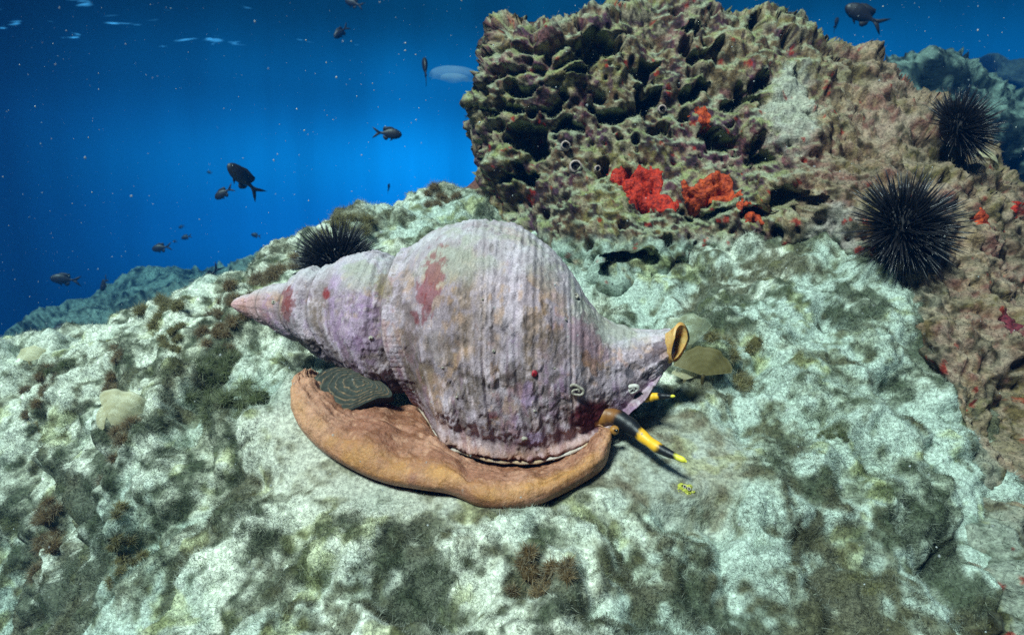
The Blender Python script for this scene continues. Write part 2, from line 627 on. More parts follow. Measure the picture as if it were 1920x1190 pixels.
def turf_col(p, nz, hi=True):
    """sediment dusted algal turf: pale silt, olive and brown clumps, hollow shade painted in"""
    n = len(p)
    n1 = fbm(p, 19, 3, 0.55, 41)
    n2 = fbm(p, 65, 4 if hi else 2, 0.65, 51)
    n3 = fbm(p, 7, 3, 0.5, 61)
    n4 = fbm(p, 170, 3 if hi else 1, 0.6, 66) * (1.0 if hi else 0.35)
    n5 = fbm(p, 430, 2, 0.6, 68) if hi else 0.0
    warm = sstep(-0.5, 0.5, n3 + .5 * n1 - 1.6 * (p[:, 0] + .05))
    pale = lerp(np.tile([0.40, 0.48, 0.41], (n, 1)), np.array([0.61, 0.64, 0.53]), warm)
    pale = lerp(pale, np.array([0.15, 0.20, 0.15]), sstep(-.05, 0.6, n2 * .6 + .6 * n4 + .4 * n5) * 0.8)
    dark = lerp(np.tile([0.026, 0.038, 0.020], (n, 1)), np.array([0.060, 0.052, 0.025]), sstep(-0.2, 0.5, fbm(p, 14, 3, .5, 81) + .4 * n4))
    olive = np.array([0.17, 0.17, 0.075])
    alg_shade = 0  # dark algae plus the shade of the hollows, both put into the colour
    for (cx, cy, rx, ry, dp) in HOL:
        alg_shade = alg_shade + (dp / .024) * np.exp(-(((p[:, 0] - cx) / (rx * 1.15)) ** 2 + ((p[:, 1] - cy) / (ry * 1.15)) ** 2))
    k = sstep(-0.06, 0.66, 0.66 * n1 + 0.52 * n2 + 0.28 * n3 + 0.60 * n4 + 0.45 * n5 + 0.70 * np.minimum(alg_shade, 1.25) - .25 * foot_near(p) + .12 * sstep(-.05, .3, p[:, 0]) + .10 * sstep(.42, .33, p[:, 1]))  # dark tone also grows towards the right and the near edge
    c = lerp(pale, olive, sstep(-0.25, 0.35, 0.8 * n1 + 0.5 * n2 + .5 * n4 + .3 * alg_shade) * 0.5)
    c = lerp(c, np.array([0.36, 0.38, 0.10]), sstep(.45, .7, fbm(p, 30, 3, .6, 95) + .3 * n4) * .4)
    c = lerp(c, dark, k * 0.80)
    return c, k


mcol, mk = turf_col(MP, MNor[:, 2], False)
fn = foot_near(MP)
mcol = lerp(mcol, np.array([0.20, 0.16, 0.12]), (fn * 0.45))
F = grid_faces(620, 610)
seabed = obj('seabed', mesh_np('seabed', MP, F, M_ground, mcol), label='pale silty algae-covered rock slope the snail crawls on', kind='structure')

# ------------------------------------------------------------------ reef boulder (upper right)
bpoly = [(905, 430), (898, 350), (905, 300), (897, 250), (892, 205), (872, 194), (872, 172), (893, 168), (898, 130), (908, 98), (930, 88), (918, 62),
         (922, 32), (945, 20), (975, 28), (1010, 42), (1060, 36), (1100, 20), (1140, 16), (1190, 12), (1202, -8), (1260, -25), (1320, -12),
         (1345, 8), (1380, 27), (1420, 32), (1450, 24), (1490, 42), (1530, 62), (1580, 84), (1625, 96), (1650, 112), (1690, 142), (1730, 168),
         (1765, 178), (1800, 194), (1830, 220), (1852, 252), (1876, 292), (1897, 322), (1928, 365), (1965, 430), (2060, 600), (2160, 900),
         (2160, 1350), (1750, 1350), (1500, 900), (1200, 720), (960, 620)]
bc = [(920, 30, .88), (910, 180, .86), (905, 340, .87), (905, 430, .90), (1000, 60, .83), (1000, 200, .85), (1000, 350, .85), (1100, 450, .79),
      (1000, 480, .83), (1150, 560, .76), (1200, 20, .86), (1200, 200, .83), (1200, 340, .81), (1300, 450, .77), (1340, 20, .88), (1340, 200, .81),
      (1400, 330, .78), (1430, 430, .75), (1560, 430, .71), (1500, 250, .76), (1450, 100, .84), (1550, 120, .86), (1640, 140, .90), (1600, 300, .75),
      (1700, 250, .79), (1760, 190, .88), (1695, 430, .68), (1800, 350, .73), (1860, 300, .82), (1700, 600, .64), (1800, 600, .61), (1900, 450, .73),
      (1800, 800, .55), (1910, 700, .59), (1880, 1000, .49), (1920, 1190, .44), (2050, 800, .66), (2050, 1200, .54), (1500, 600, .80), (1300, 650, .90),
      (1600, 900, .70), (1100, 650, .92)]
bca = np.array(bc, float)
tps_b = TPS(bca[:, :2] / 500.0, bca[:, 2], 1e-5)
gx = np.arange(640, 2300, 3.1)
gy = np.arange(-260, 1440, 3.1)
nbr, nbc = len(gy), len(gx)
GX, GY = np.meshgrid(gx, gy)
gpx, gpy = GX.ravel(), GY.ravel()
sd, nx_, ny_ = poly_sd(gpx, gpy, bpoly)
outd = np.maximum(-sd, 0)
cpx, cpy = np.where(sd < 0, nx_, gpx), np.where(sd < 0, ny_, gpy)
dd = tps_b(np.c_[cpx, cpy] / 500.0)
RR = 34.0
ins = np.clip(sd, 0, RR)
dd = dd + 0.040 * (1 - np.sqrt(np.clip(1 - (1 - ins / RR) ** 2, 0, 1)))
BP = at(cpx, cpy, dd) + np.c_[np.zeros(len(dd)), outd * 0.0026, -outd * 0.0002]
# ledges of the overhanging corner
nz_ = fbm(BP, 14, 3, 0.5, 5)
nzb, nzc = fbm(BP, 30, 3, .6, 7), fbm(BP, 30, 3, .6, 8)
lm = (1 - sstep(1080, 1230, cpx)) * (sd > 4)


def groove(y0, slope, w, depth):
    return depth * np.exp(-((cpy - (y0 + slope * (cpx - 920) + nz_ * 18)) / w) ** 2)


push = lm * (groove(98, -0.10, 8, 0.020) + groove(160, -0.34, 9, 0.018))
cav = 0
for (x, y, rx, ry, dpt) in ((1218, 190, 45, 40, .050), (1000, 262, 44, 40, .045), (978, 330, 28, 24, .045), (1150, 215, 30, 26, .038), (1075, 240, 30, 24, .035),
                            (1215, 125, 24, 22, .032), (1290, 75, 20, 16, .026), (1390, 180, 26, 36, .035), (1410, 60, 24, 20, .022), (1040, 205, 24, 18, .026),
                            (1345, 260, 40, 34, .030), (1480, 380, 46, 30, .030), (1520, 400, 32, 22, .022), (1180, 490, 36, 26, .028), (1160, 515, 22, 20, .024),
                            (1430, 415, 40, 18, .028), (1120, 95, 50, 26, .030), (1320, 120, 40, 30, .020), (1440, 290, 40, 26, .022), (1330, 395, 46, 14, .022),
                            (985, 165, 34, 16, .024), (1080, 130, 40, 14, .022), (1300, 170, 26, 18, .022), (1420, 150, 20, 18, .03), (960, 215, 30, 14, .03)):
    q = np.hypot((gpx - x + nzb * 26) / rx, (gpy - y + nzc * 22) / ry)
    cav = np.maximum(cav, 1.8 * dpt * (1 - sstep(0.55, 0.85, q)))
push = push + cav
BN = grid_normals(BP, nbr, nbc)
BN *= np.where((BN @ np.array([0, -1.0, 0.05])) < 0, -1, 1)[:, None]
for _ in range(6):
    g = BN.reshape(nbr, nbc, 3)
    g = (g + np.roll(g, 2, 0) + np.roll(g, -2, 0) + np.roll(g, 2, 1) + np.roll(g, -2, 1)) / 5
    BN = g.reshape(-1, 3)
BN /= np.linalg.norm(BN, axis=1, keepdims=True) + 1e-9
front = sstep(1440, 1620, cpx + 0.25 * (cpy - 300))          # 0 on the pitted face, 1 on the smooth right flank
w1, id1 = worley(BP + 0.006 * np.c_[nz_, nz_, nz_], 38, 9)
w2, id2 = worley(BP, 95, 19)
w3, id3 = worley(BP, 210, 29)
pit1 = (id1 > 0.60) * (1 - sstep(0.20, 0.40, w1)) * 0.030
pit2 = (id2 > 0.55) * (1 - sstep(0.20, 0.44, w2)) * 0.0070
pit3 = (id3 > 0.4) * (1 - sstep(0.2, 0.45, w3)) * 0.0014
big = fbm(BP, 11, 4, 0.5, 15) * 0.020
wl, _ = worley(BP + .004 * np.c_[nzb, nzc, nzb], 34, 41)
wm, _ = worley(BP + .002 * np.c_[nzb, nzc, nzb], 80, 43)
mid = fbm(BP, 36, 3, 0.42, 25) * 0.0080 + (.3 - wl ** 2) * .015 + (.3 - wm ** 2) * .0050
fin = fbm(BP, 150, 2, 0.5, 35) * 0.0013
calm = 1 - sstep(.01, .04, cav)
disp = big * (1 + .1 * front) + (mid * (1 + .15 * front) - pit1 * (1 - 0.6 * front) - pit2 * (1 - 0.10 * front)) * calm + fin - pit3
BP = BP + BN * disp[:, None] + push[:, None] * np.array([0.10, 1.0, 0.03])
BN = grid_normals(BP, nbr, nbc)
BN *= np.where((BN @ np.array([0, -1.0, 0.3])) < 0, -1, 1)[:, None]


def rock_col():
    n = len(BP)
    a = fbm(BP, 18, 4, 0.6, 101)
    b = fbm(BP, 48, 3, 0.55, 111)
    c = fbm(BP, 9, 3, 0.5, 121)
    d = fbm(BP, 110, 2, 0.5, 131)
    e = fbm(BP, 27, 4, .6, 141)
    col = lerp(np.tile([0.15, 0.082, 0.050], (n, 1)), np.array([0.20, 0.140, 0.075]), sstep(-0.4, 0.4, a + .6 * d))
    col = lerp(col, np.array([0.40, 0.31, 0.19]), sstep(0.10, 0.5, b + 0.7 * d) * 0.75)
    col = lerp(col, np.array([0.30, 0.125, 0.15]), sstep(0.05, 0.40, c + 0.6 * e) * 0.65)
    col = lerp(col, np.array([0.11, 0.022, 0.026]), sstep(0.25, 0.50, e + .4 * b) * 0.85)
    col = lerp(col, np.array([0.025, 0.022, 0.016]), sstep(0.05, 0.35, -a * .8 + 0.6 * b) * 0.85)
    col = lerp(col, np.array([0.27, 0.235, 0.08]), sstep(0.25, 0.50, fbm(BP, 16, 3, .6, 161) + .4 * d) * 0.6)
    g2 = fbm(BP, 150, 1, .6, 171)
    col = lerp(col, np.array([0.46, 0.40, 0.29]), sstep(.25, .55, g2 + .5 * b) * .6)
    col = lerp(col, np.array([0.20, 0.10, 0.16]), sstep(.25, .5, -g2 * .6 + .6 * e) * .6)
    col = lerp(col, np.array([0.02, 0.018, 0.013]), sstep(.30, .6, -g2 * .7 - .6 * b) * .7)
    # right flank: rosy crust dusted with silt
    fl = lerp(np.tile([0.27, 0.15, 0.12], (n, 1)), np.array([0.40, 0.32, 0.20]), sstep(-0.3, 0.4, a + .5 * d))
    fl = lerp(fl, np.array([0.095, 0.070, 0.035]), sstep(0.05, 0.40, b + .5 * e) * 0.85)
    fl = lerp(fl, np.array([0.20, 0.05, 0.065]), sstep(0.32, 0.55, c + 0.5 * e) * 0.8 * sstep(450, 650, cpy))
    col = lerp(col, fl, front)
    fl = lerp(fl, np.array([0.20, 0.20, 0.075]), sstep(.0, .45, fbm(BP, 15, 4, .6, 181)) * .7)
    fl = lerp(fl, np.array([0.52, 0.47, 0.38]), sstep(.2, .55, fbm(BP, 21, 4, .6, 185) + .3 * d) * .6)
    fl = lerp(fl, np.array([0.46, 0.36, 0.28]), sstep(.3, .65, g2 + .4 * a) * .5)
    fl = lerp(fl, np.array([0.05, 0.042, 0.022]), sstep(.15, .5, -g2 * .6 + .7 * b) * .75)
    col = lerp(col, fl, front)
    # silt resting on upward facing ledges
    up = sstep(0.35, 0.8, BN[:, 2] + 0.15 * d)
    silt = lerp(np.tile([0.42, 0.46, 0.33], (n, 1)), np.array([0.33, 0.37, 0.17]), sstep(-0.2, 0.4, b))
    silt = lerp(silt, np.array([0.42, 0.36, 0.29]), front * .8)
    col = lerp(col, silt, up * (0.8 - .25 * front))
    # pale crust patch below the crest
    q = np.hypot((gpx - 1480) / 55, (gpy - 205) / 85)
    col = lerp(col, np.array([0.48, 0.50, 0.42]), (1 - sstep(0.6, 1.1, q + .35 * b)) * .8)
    q = np.hypot((gpx - 1560) / 60, (gpy - 480) / 90)
    col = lerp(col, np.array([0.44, 0.48, 0.45]), (1 - sstep(0.6, 1.2, q + .35 * b)) * .7)
    # silt apron where the boulder meets the slope
    ap = sstep(0, 60, gpy - (410 + 0.18 * np.abs(gpx - 1480))) * (1 - sstep(1640, 1720, gpx))
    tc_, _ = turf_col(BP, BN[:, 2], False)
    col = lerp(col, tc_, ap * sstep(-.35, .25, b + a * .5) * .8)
    cx_ = 1575 + (gpy - 430) * .52
    dust = np.exp(-np.maximum(gpx - cx_, 0) / 75) * sstep(420, 470, gpy)
    col = lerp(col, tc_, dust * sstep(-.45, .25, a + .6 * b + (dust - .5)))
    # small red dots of encrusting sponge
    col = lerp(col, np.array([0.40, 0.035, 0.02]), (sstep(.80, .90, fbm(BP, 70, 3, .5, 151)) * (1 - up)) * .8)
    col = np.clip(col, 0, 1) ** 1.22 * 1.25
    return col * (0.64 - .14 * front)[:, None] * (1 + front[:, None] * np.array([.10, -.02, -.06]))


bcol = rock_col()
BF = grid_faces(nbr, nbc)
keep = (outd[BF].max(1) < 230)
boulder = obj('reef_boulder', mesh_np('reef_boulder', BP, BF[keep], M_rock, bcol), kind='structure', label='tall pitted reef boulder with overhanging ledges behind the snail')


def bsurf(px, py):
    """surface point and mean normal of the boulder at a build coordinate"""
    m = np.hypot(gpx - px, gpy - py) < 14
    n = BN[m].mean(0)
    i = np.argmin(np.hypot(gpx - px, gpy - py))
    return BP[i], n / np.linalg.norm(n)


MPX, MPY, MPD = w2px(MP)
MPX = np.where(MPD > .15, MPX, 1e6)


def msurf(px, py):
    """nearest seabed point in view at a build coordinate, with the mean normal round it"""
    m = np.where((np.abs(MPX - px) < 8) & (np.abs(MPY - py) < 8))[0]
    if not len(m):
        m = np.array([np.argmin((MPX - px) ** 2 + (MPY - py) ** 2)])
    i = m[np.argmin(MPD[m] + 0.004 * np.hypot(MPX[m] - px, MPY[m] - py))]
    k = np.where(((MP - MP[i]) ** 2).sum(1) < .012 ** 2)[0]
    n = MNor[k].mean(0)
    return MP[i], n / np.linalg.norm(n)


# ------------------------------------------------------------------ far reef rocks
def far_rock(name, poly, d0, thick, seed, label, c_hi, c_lo, step=5.0, amp=0.10):
    poly = np.array(poly, float)
    x0, y0 = poly.min(0) - 120
    x1, y1 = poly.max(0) + 120
    ax, ay = np.arange(x0, x1, step), np.arange(y0, y1, step)
    A, B = np.meshgrid(ax, ay)
    a, b = A.ravel(), B.ravel()
    s, qx, qy = poly_sd(a, b, poly)
    o = np.maximum(-s, 0)
    ca, cb = np.where(s < 0, qx, a), np.where(s < 0, qy, b)
    i = np.clip(s, 0, 110)
    d = d0 + thick * (1 - np.sqrt(np.clip(1 - (1 - i / 110) ** 2, 0, 1)))
    P = at(ca, cb, d) + np.c_[np.zeros(len(a)), o * 0.012 * d0 / 3, 0 * a]
    n = grid_normals(P, len(ay), len(ax))
    n *= np.where((n @ np.array([0, -1.0, 0.1])) < 0, -1, 1)[:, None]
    for _ in range(8):
        g = n.reshape(len(ay), len(ax), 3)
        g = (g + np.roll(g, 2, 0) + np.roll(g, -2, 0) + np.roll(g, 2, 1) + np.roll(g, -2, 1)) / 5
        n = g.reshape(-1, 3)
    n = n / (np.linalg.norm(n, axis=1, keepdims=True) + 1e-9)
    f = 3.0 / d0
    P = P + n * (amp * (fbm(P, 1.6 * f, 3, 0.5, seed) * 0.5 + fbm(P, 6 * f, 3, .5, seed + 9) * 0.22 + (.3 - worley(P, 5 * f, seed)[0] ** 2) * .35))[:, None]
    for _ in range(3):
        g = P.reshape(len(ay), len(ax), 3).copy()
        g[1:-1, 1:-1] = (2 * g[1:-1, 1:-1] + g[:-2, 1:-1] + g[2:, 1:-1] + g[1:-1, :-2] + g[1:-1, 2:]) / 6
        P = g.reshape(-1, 3)
    P = P + n * (amp * (fbm(P, 12 * f, 3, .55, seed + 31) * .16 + (.3 - worley(P, 11 * f, seed + 3)[0] ** 2) * .20))[:, None]
    n = grid_normals(P, len(ay), len(ax))
    n *= np.where((n @ np.array([0, -1.0, 0.3])) < 0, -1, 1)[:, None]
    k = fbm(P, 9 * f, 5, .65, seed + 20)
    col = lerp(np.tile(c_lo, (len(P), 1)), np.array(c_hi), sstep(0.15, 0.85, n[:, 2] * .7 + 0.75 * k))  # lit tops and shaded faces painted by tilt, with random mottling
    Fq = grid_faces(len(ay), len(ax))
    Fq = Fq[o[Fq].max(1) < 110]
    obj(name, mesh_np(name, P, Fq, M_far, col), kind='structure', label=label)


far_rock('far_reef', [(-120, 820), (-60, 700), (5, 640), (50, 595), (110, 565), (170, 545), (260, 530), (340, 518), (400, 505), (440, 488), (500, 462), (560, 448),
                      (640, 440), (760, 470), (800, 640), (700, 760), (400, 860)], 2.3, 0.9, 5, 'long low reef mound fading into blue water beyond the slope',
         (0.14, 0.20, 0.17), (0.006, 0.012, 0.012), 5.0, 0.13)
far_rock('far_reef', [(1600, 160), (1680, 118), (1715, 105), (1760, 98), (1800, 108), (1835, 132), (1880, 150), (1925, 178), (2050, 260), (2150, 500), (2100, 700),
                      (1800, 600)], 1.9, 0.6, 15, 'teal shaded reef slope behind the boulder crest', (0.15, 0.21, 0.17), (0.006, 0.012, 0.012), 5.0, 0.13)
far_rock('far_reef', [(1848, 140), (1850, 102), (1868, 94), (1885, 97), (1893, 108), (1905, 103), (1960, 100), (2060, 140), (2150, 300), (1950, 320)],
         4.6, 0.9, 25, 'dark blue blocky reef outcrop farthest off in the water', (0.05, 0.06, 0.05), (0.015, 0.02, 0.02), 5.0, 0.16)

# ------------------------------------------------------------------ turf filaments (stuff nobody could count)
def tri_sample(V, F, count, weight):
    a, b, c = V[F[:, 0]], V[F[:, 1]], V[F[:, 2]]
    area = np.linalg.norm(np.cross(b - a, c - a), axis=1) * weight
    i = rng.choice(len(F), count, p=area / area.sum())
    u, v = rng.random(count), rng.random(count)
    m = u + v > 1
    u[m], v[m] = 1 - u[m], 1 - v[m]
    return a[i] + (b[i] - a[i]) * u[:, None] + (c[i] - a[i]) * v[:, None], i


def blades(P, Nn, length, width, lean, col, tip):
    n = len(P)
    r = rng.normal(size=(n, 3))
    r /= np.linalg.norm(r, axis=1, keepdims=True)
    dirn = Nn + lean[:, None] * r
    dirn /= np.linalg.norm(dirn, axis=1, keepdims=True)
    side = np.cross(dirn, rng.normal(size=(n, 3)))
    side /= np.linalg.norm(side, axis=1, keepdims=True) + 1e-9
    w = (side * width[:, None]) * 0.5
    dn = (dirn * Nn).sum(1)
    dirn = dirn + Nn * (np.maximum(0.12 - dn, 0))[:, None]
    base = P - Nn * 0.0003
    t = base + dirn * length[:, None]
    V = np.stack([base - w, base + w, t], 1).reshape(-1, 3)
    Ft = np.arange(n * 3).reshape(-1, 3)
    C = np.stack([col, col, tip], 1).reshape(-1, 3)
    return V, Ft, C


def make_turf():
    T = quads_to_tris(F)
    cen = MP[T].mean(1)
    px, py, d = w2px(cen)
    vis = (px > -180) & (px < 2100) & (py > -50) & (py < 1330) & (d < 1.15) & (cen[:, 1] > 0.2)
    T = T[vis]
    w = 1 / d[vis] ** 1.3
    n = 800000
    P, i = tri_sample(MP, T, n, w)
    Nn = MNor[T[i, 0]]
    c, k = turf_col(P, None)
    q = foot_near(P)
    dep = w2px(P)[2]
    k = np.clip(k, 0, 1)
    tuft = sstep(-0.3, 0.5, fbm(P, 28, 3, .4, 11))
    ln = (0.0024 + 0.0030 * tuft + 0.0008 * k) * (0.5 + rng.random(n)) * (1 - 0.6 * q)
    wd = (0.00024 + 0.00028 * rng.random(n)) * (0.45 + dep)
    v = np.exp(rng.normal(-.02, 0.30, n))[:, None]
    c = np.clip(c * v, 0, .8)
    tip = lerp(c, np.array([0.58, 0.62, 0.52]), rng.random(n) ** 1.6 * (0.9 - 0.75 * k))
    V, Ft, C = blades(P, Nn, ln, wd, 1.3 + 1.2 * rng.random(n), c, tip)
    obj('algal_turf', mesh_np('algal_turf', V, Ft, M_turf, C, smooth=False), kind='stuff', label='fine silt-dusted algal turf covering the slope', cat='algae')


make_turf()


def make_wisps():
    T = quads_to_tris(F)
    cen = MP[T].mean(1)
    px, py, d = w2px(cen)
    vis = (px > -150) & (px < 2050) & (py > -50) & (py < 1300) & (d < 1.1) & (cen[:, 1] > 0.2)
    T = T[vis]
    n = 42000
    P, i = tri_sample(MP, T, n, 1 / d[vis] * (1 - .9 * foot_near(cen[vis])))
    Nn = MNor[T[i, 0]]
    dep = w2px(P)[2]
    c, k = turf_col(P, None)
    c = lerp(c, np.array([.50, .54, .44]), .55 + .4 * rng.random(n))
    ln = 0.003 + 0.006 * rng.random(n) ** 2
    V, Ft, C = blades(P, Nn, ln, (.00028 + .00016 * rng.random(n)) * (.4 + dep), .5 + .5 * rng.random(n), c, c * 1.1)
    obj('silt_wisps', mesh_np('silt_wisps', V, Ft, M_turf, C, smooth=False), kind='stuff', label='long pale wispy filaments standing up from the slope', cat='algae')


make_wisps()


def make_fringe():
    Fk = BF[keep]
    T = quads_to_tris(Fk)
    cen = BP[T].mean(1)
    px, py, d = w2px(cen)
    up = BN[T[:, 0], 2]
    vis = (px > 820) & (px < 2000) & (py > -60) & (py < 1250) & (outd[T[:, 0]] < 60)
    w = sstep(0.15, 0.7, up) * vis / d + 0.003 * vis
    n = 60000
    P, i = tri_sample(BP, T, n, w)
    Nn = BN[T[i, 0]]
    c = bcol[T[i, 0]] * rng.normal(1, 0.2, n)[:, None]
    u = sstep(0.2, 0.8, Nn[:, 2])
    ln = (0.0012 + 0.0036 * u) * (0.4 + rng.random(n) + 1.4 * rng.random(n) ** 6)
    wd = 0.00055 + 0.0004 * rng.random(n)
    tip = lerp(c, np.array([0.52, 0.56, 0.42]), rng.random(n) * u * .9)
    V, Ft, C = blades(P, Nn, ln * .75, wd, 1.2 + 0.9 * rng.random(n), c, tip)
    obj('algal_fringe', mesh_np('algal_fringe', V, Ft, M_turf, C, smooth=False), kind='stuff', label='short pale algal fuzz on the boulder ledges', cat='algae')


make_fringe()

# ------------------------------------------------------------------ the triton snail
snail = empty('triton_snail', at(850, 900, .45).tolist(), 'large lavender-grey encrusted triton sea snail crawling on an orange foot', 'snail')
SO = np.array(snail.location)


def part(name, V, Fc, mat, col=None, parent=None, smooth=True, label=None):
    """a mesh in world coordinates parented to the snail (or one of its parts)"""
    o = obj(name, mesh_np(name, V - SO, Fc, mat, col, smooth), parent or snail)
    if label:
        o['label'] = label
    return o


top = np.array([(433.5, 569), (440, 561), (453, 554), (473, 548), (496, 536), (512, 533), (540, 526), (553, 517), (572, 504), (598, 497), (623, 496), (638, 492), (655, 482),
                (678, 473), (706, 469), (738, 470), (751, 471), (767, 467), (783, 457), (809, 437), (841, 419), (872, 411), (911, 409), (949, 415), (975, 425), (1000, 438),
                (1040, 470), (1065, 499), (1082, 526), (1102, 560), (1128, 592), (1150, 606), (1190, 616), (1225, 618), (1258, 616)], float)
bot = np.array([(433.5, 573), (440, 580), (461, 592), (485, 604), (509, 616), (540, 635), (566, 648), (592, 664), (617, 678), (639, 687), (655, 695), (675, 711), (697, 725),
                (719, 734), (751, 742), (777, 747), (800, 760), (820, 784), (850, 807), (894, 824), (934, 832), (985, 837), (1002, 834), (1035, 829), (1062, 822), (1082, 812),
                (1123, 797), (1156, 779), (1170, 763), (1193, 745), (1210, 727), (1220, 718), (1234, 705), (1258, 682)], float)
dcp = np.array([(433, .575), (600, .56), (750, .545), (900, .53), (1050, .515), (1150, .50), (1258, .488)], float)


def smooth_interp(x, pts, s=5.0):
    xs = np.arange(pts[0, 0], pts[-1, 0] + 1, 1.0)
    yv = np.interp(xs, pts[:, 0], pts[:, 1])
    kx = np.arange(-20, 21)
    kk = np.exp(-(kx / s) ** 2 / 2)
    kk /= kk.sum()
    pad = np.r_[2 * yv[0] - yv[20:0:-1], yv, 2 * yv[-1] - yv[-2:-22:-1]]
    return np.interp(x, xs, np.convolve(pad, kk, 'valid'))


SUT = [738, 600, 541, 492, 470, 451]


def shell_u(x, a):
    s = np.sin(a)
    k = np.clip((x - 440) / 170, 0.12, 1) * (1 - 0.45 * sstep(800, 1000, x))
    return x - np.where(s > 0, 16 * s ** 2, 42 * s ** 2) * k


def shell_point(x, a, extra=0.0):
    """surface of the shell: x station in build columns, a angle (0 front, +90 top, -90 bottom)"""
    yt, yb = smooth_interp(x, top, 3.5), smooth_interp(x, bot, 3.5)
    dc = np.interp(x, dcp[:, 0], dcp[:, 1])
    yc = (yt + yb) / 2
    rp = (yb - yt) / 2 * 0.972
    u = shell_u(x, a)
    f = np.ones_like(x)
    wid = [60, 42, 30, 18, 14, 10]
    for us, wd in zip(SUT, wid):
        dl = us - u
        f = f - 0.125 * np.where(dl >= 0, np.exp(-(dl / (wd * 0.30)) ** 2), np.exp(-(dl / (wd * 0.07)) ** 2))
        f = f + 0.014 * np.exp(-((u - us - wd * .16) / (wd * .10)) ** 2)
        f = f + (0.026 if us == 738 else 0.042) * np.exp(-((u - us - wd * 0.9) / (wd * .5)) ** 2)
    body = sstep(738, 765, u)
    # the flare of the outer lip
    flare = sstep(790, 860, x) * (1 - sstep(1190, 1255, x))
    # spiral cords
    cord = np.cos(2 * np.pi * u / 9.5) * 0.0045 * (1 - sstep(768, 800, u)) * body
    wv = fbm(np.c_[u / 45.0, a * .7, x * 0], 1, 2, .5, 191)
    uw = u + 7 * wv
    phs = (uw - 780) / 29.0
    phs = phs - np.floor(phs)
    cord += -np.exp(-((phs - .5) / .15) ** 2) * 0.021 * sstep(780, 840, u) * (.40 + .65 * sstep(.3, -.5, np.sin(a)) + .3 * wv)
    cord += np.cos(2 * np.pi * (uw - 780) / 12.3) * 0.0034 * sstep(780, 840, u)
    cord += np.cos(2 * np.pi * uw / 15.5) * 0.0105 * (1 - body)
    cord += 0.020 * np.exp(-((u - 690) / 12) ** 2) + 0.016 * np.exp(-((u - 578) / 8) ** 2) + 0.012 * np.exp(-((u - 905 - 6 * wv) / 14) ** 2) * sstep(.5, -.4, np.sin(a))
    cord = cord * (1 - .9 * flare * sstep(-1.0, -1.3, a) * (np.cos(a) > -.3))
    f = f + cord + 0.040 * sstep(735, 742, u) * np.exp(-np.maximum(u - 738, 0) / 22) + 0.030 * sstep(598, 604, u) * np.exp(-np.maximum(u - 600, 0) / 14)
    f = f + 0.045 * flare * np.exp(-((a + 1.45) / 0.22) ** 2)
    Rw = rp * K * dc * f + extra
    # body whorl slightly flattened front to back near the canal
    fd = 1 - 0.10 * sstep(1080, 1220, x)
    box = sstep(740, 860, x) * (1 - sstep(1205, 1255, x)) * sstep(-0.1, -0.8, a) * (np.cos(a) > 0)
    ca = np.cos(a)
    ca = np.where(ca > 0, np.abs(ca) ** (1 - 0.50 * box), ca)
    fw = 0.017 * flare * np.exp(-((a + 1.36) / 0.20) ** 2)
    return cam2w((x - 960) * K * dc, (595 - yc) * K * dc + Rw * np.sin(a), dc - Rw * ca * fd - fw)


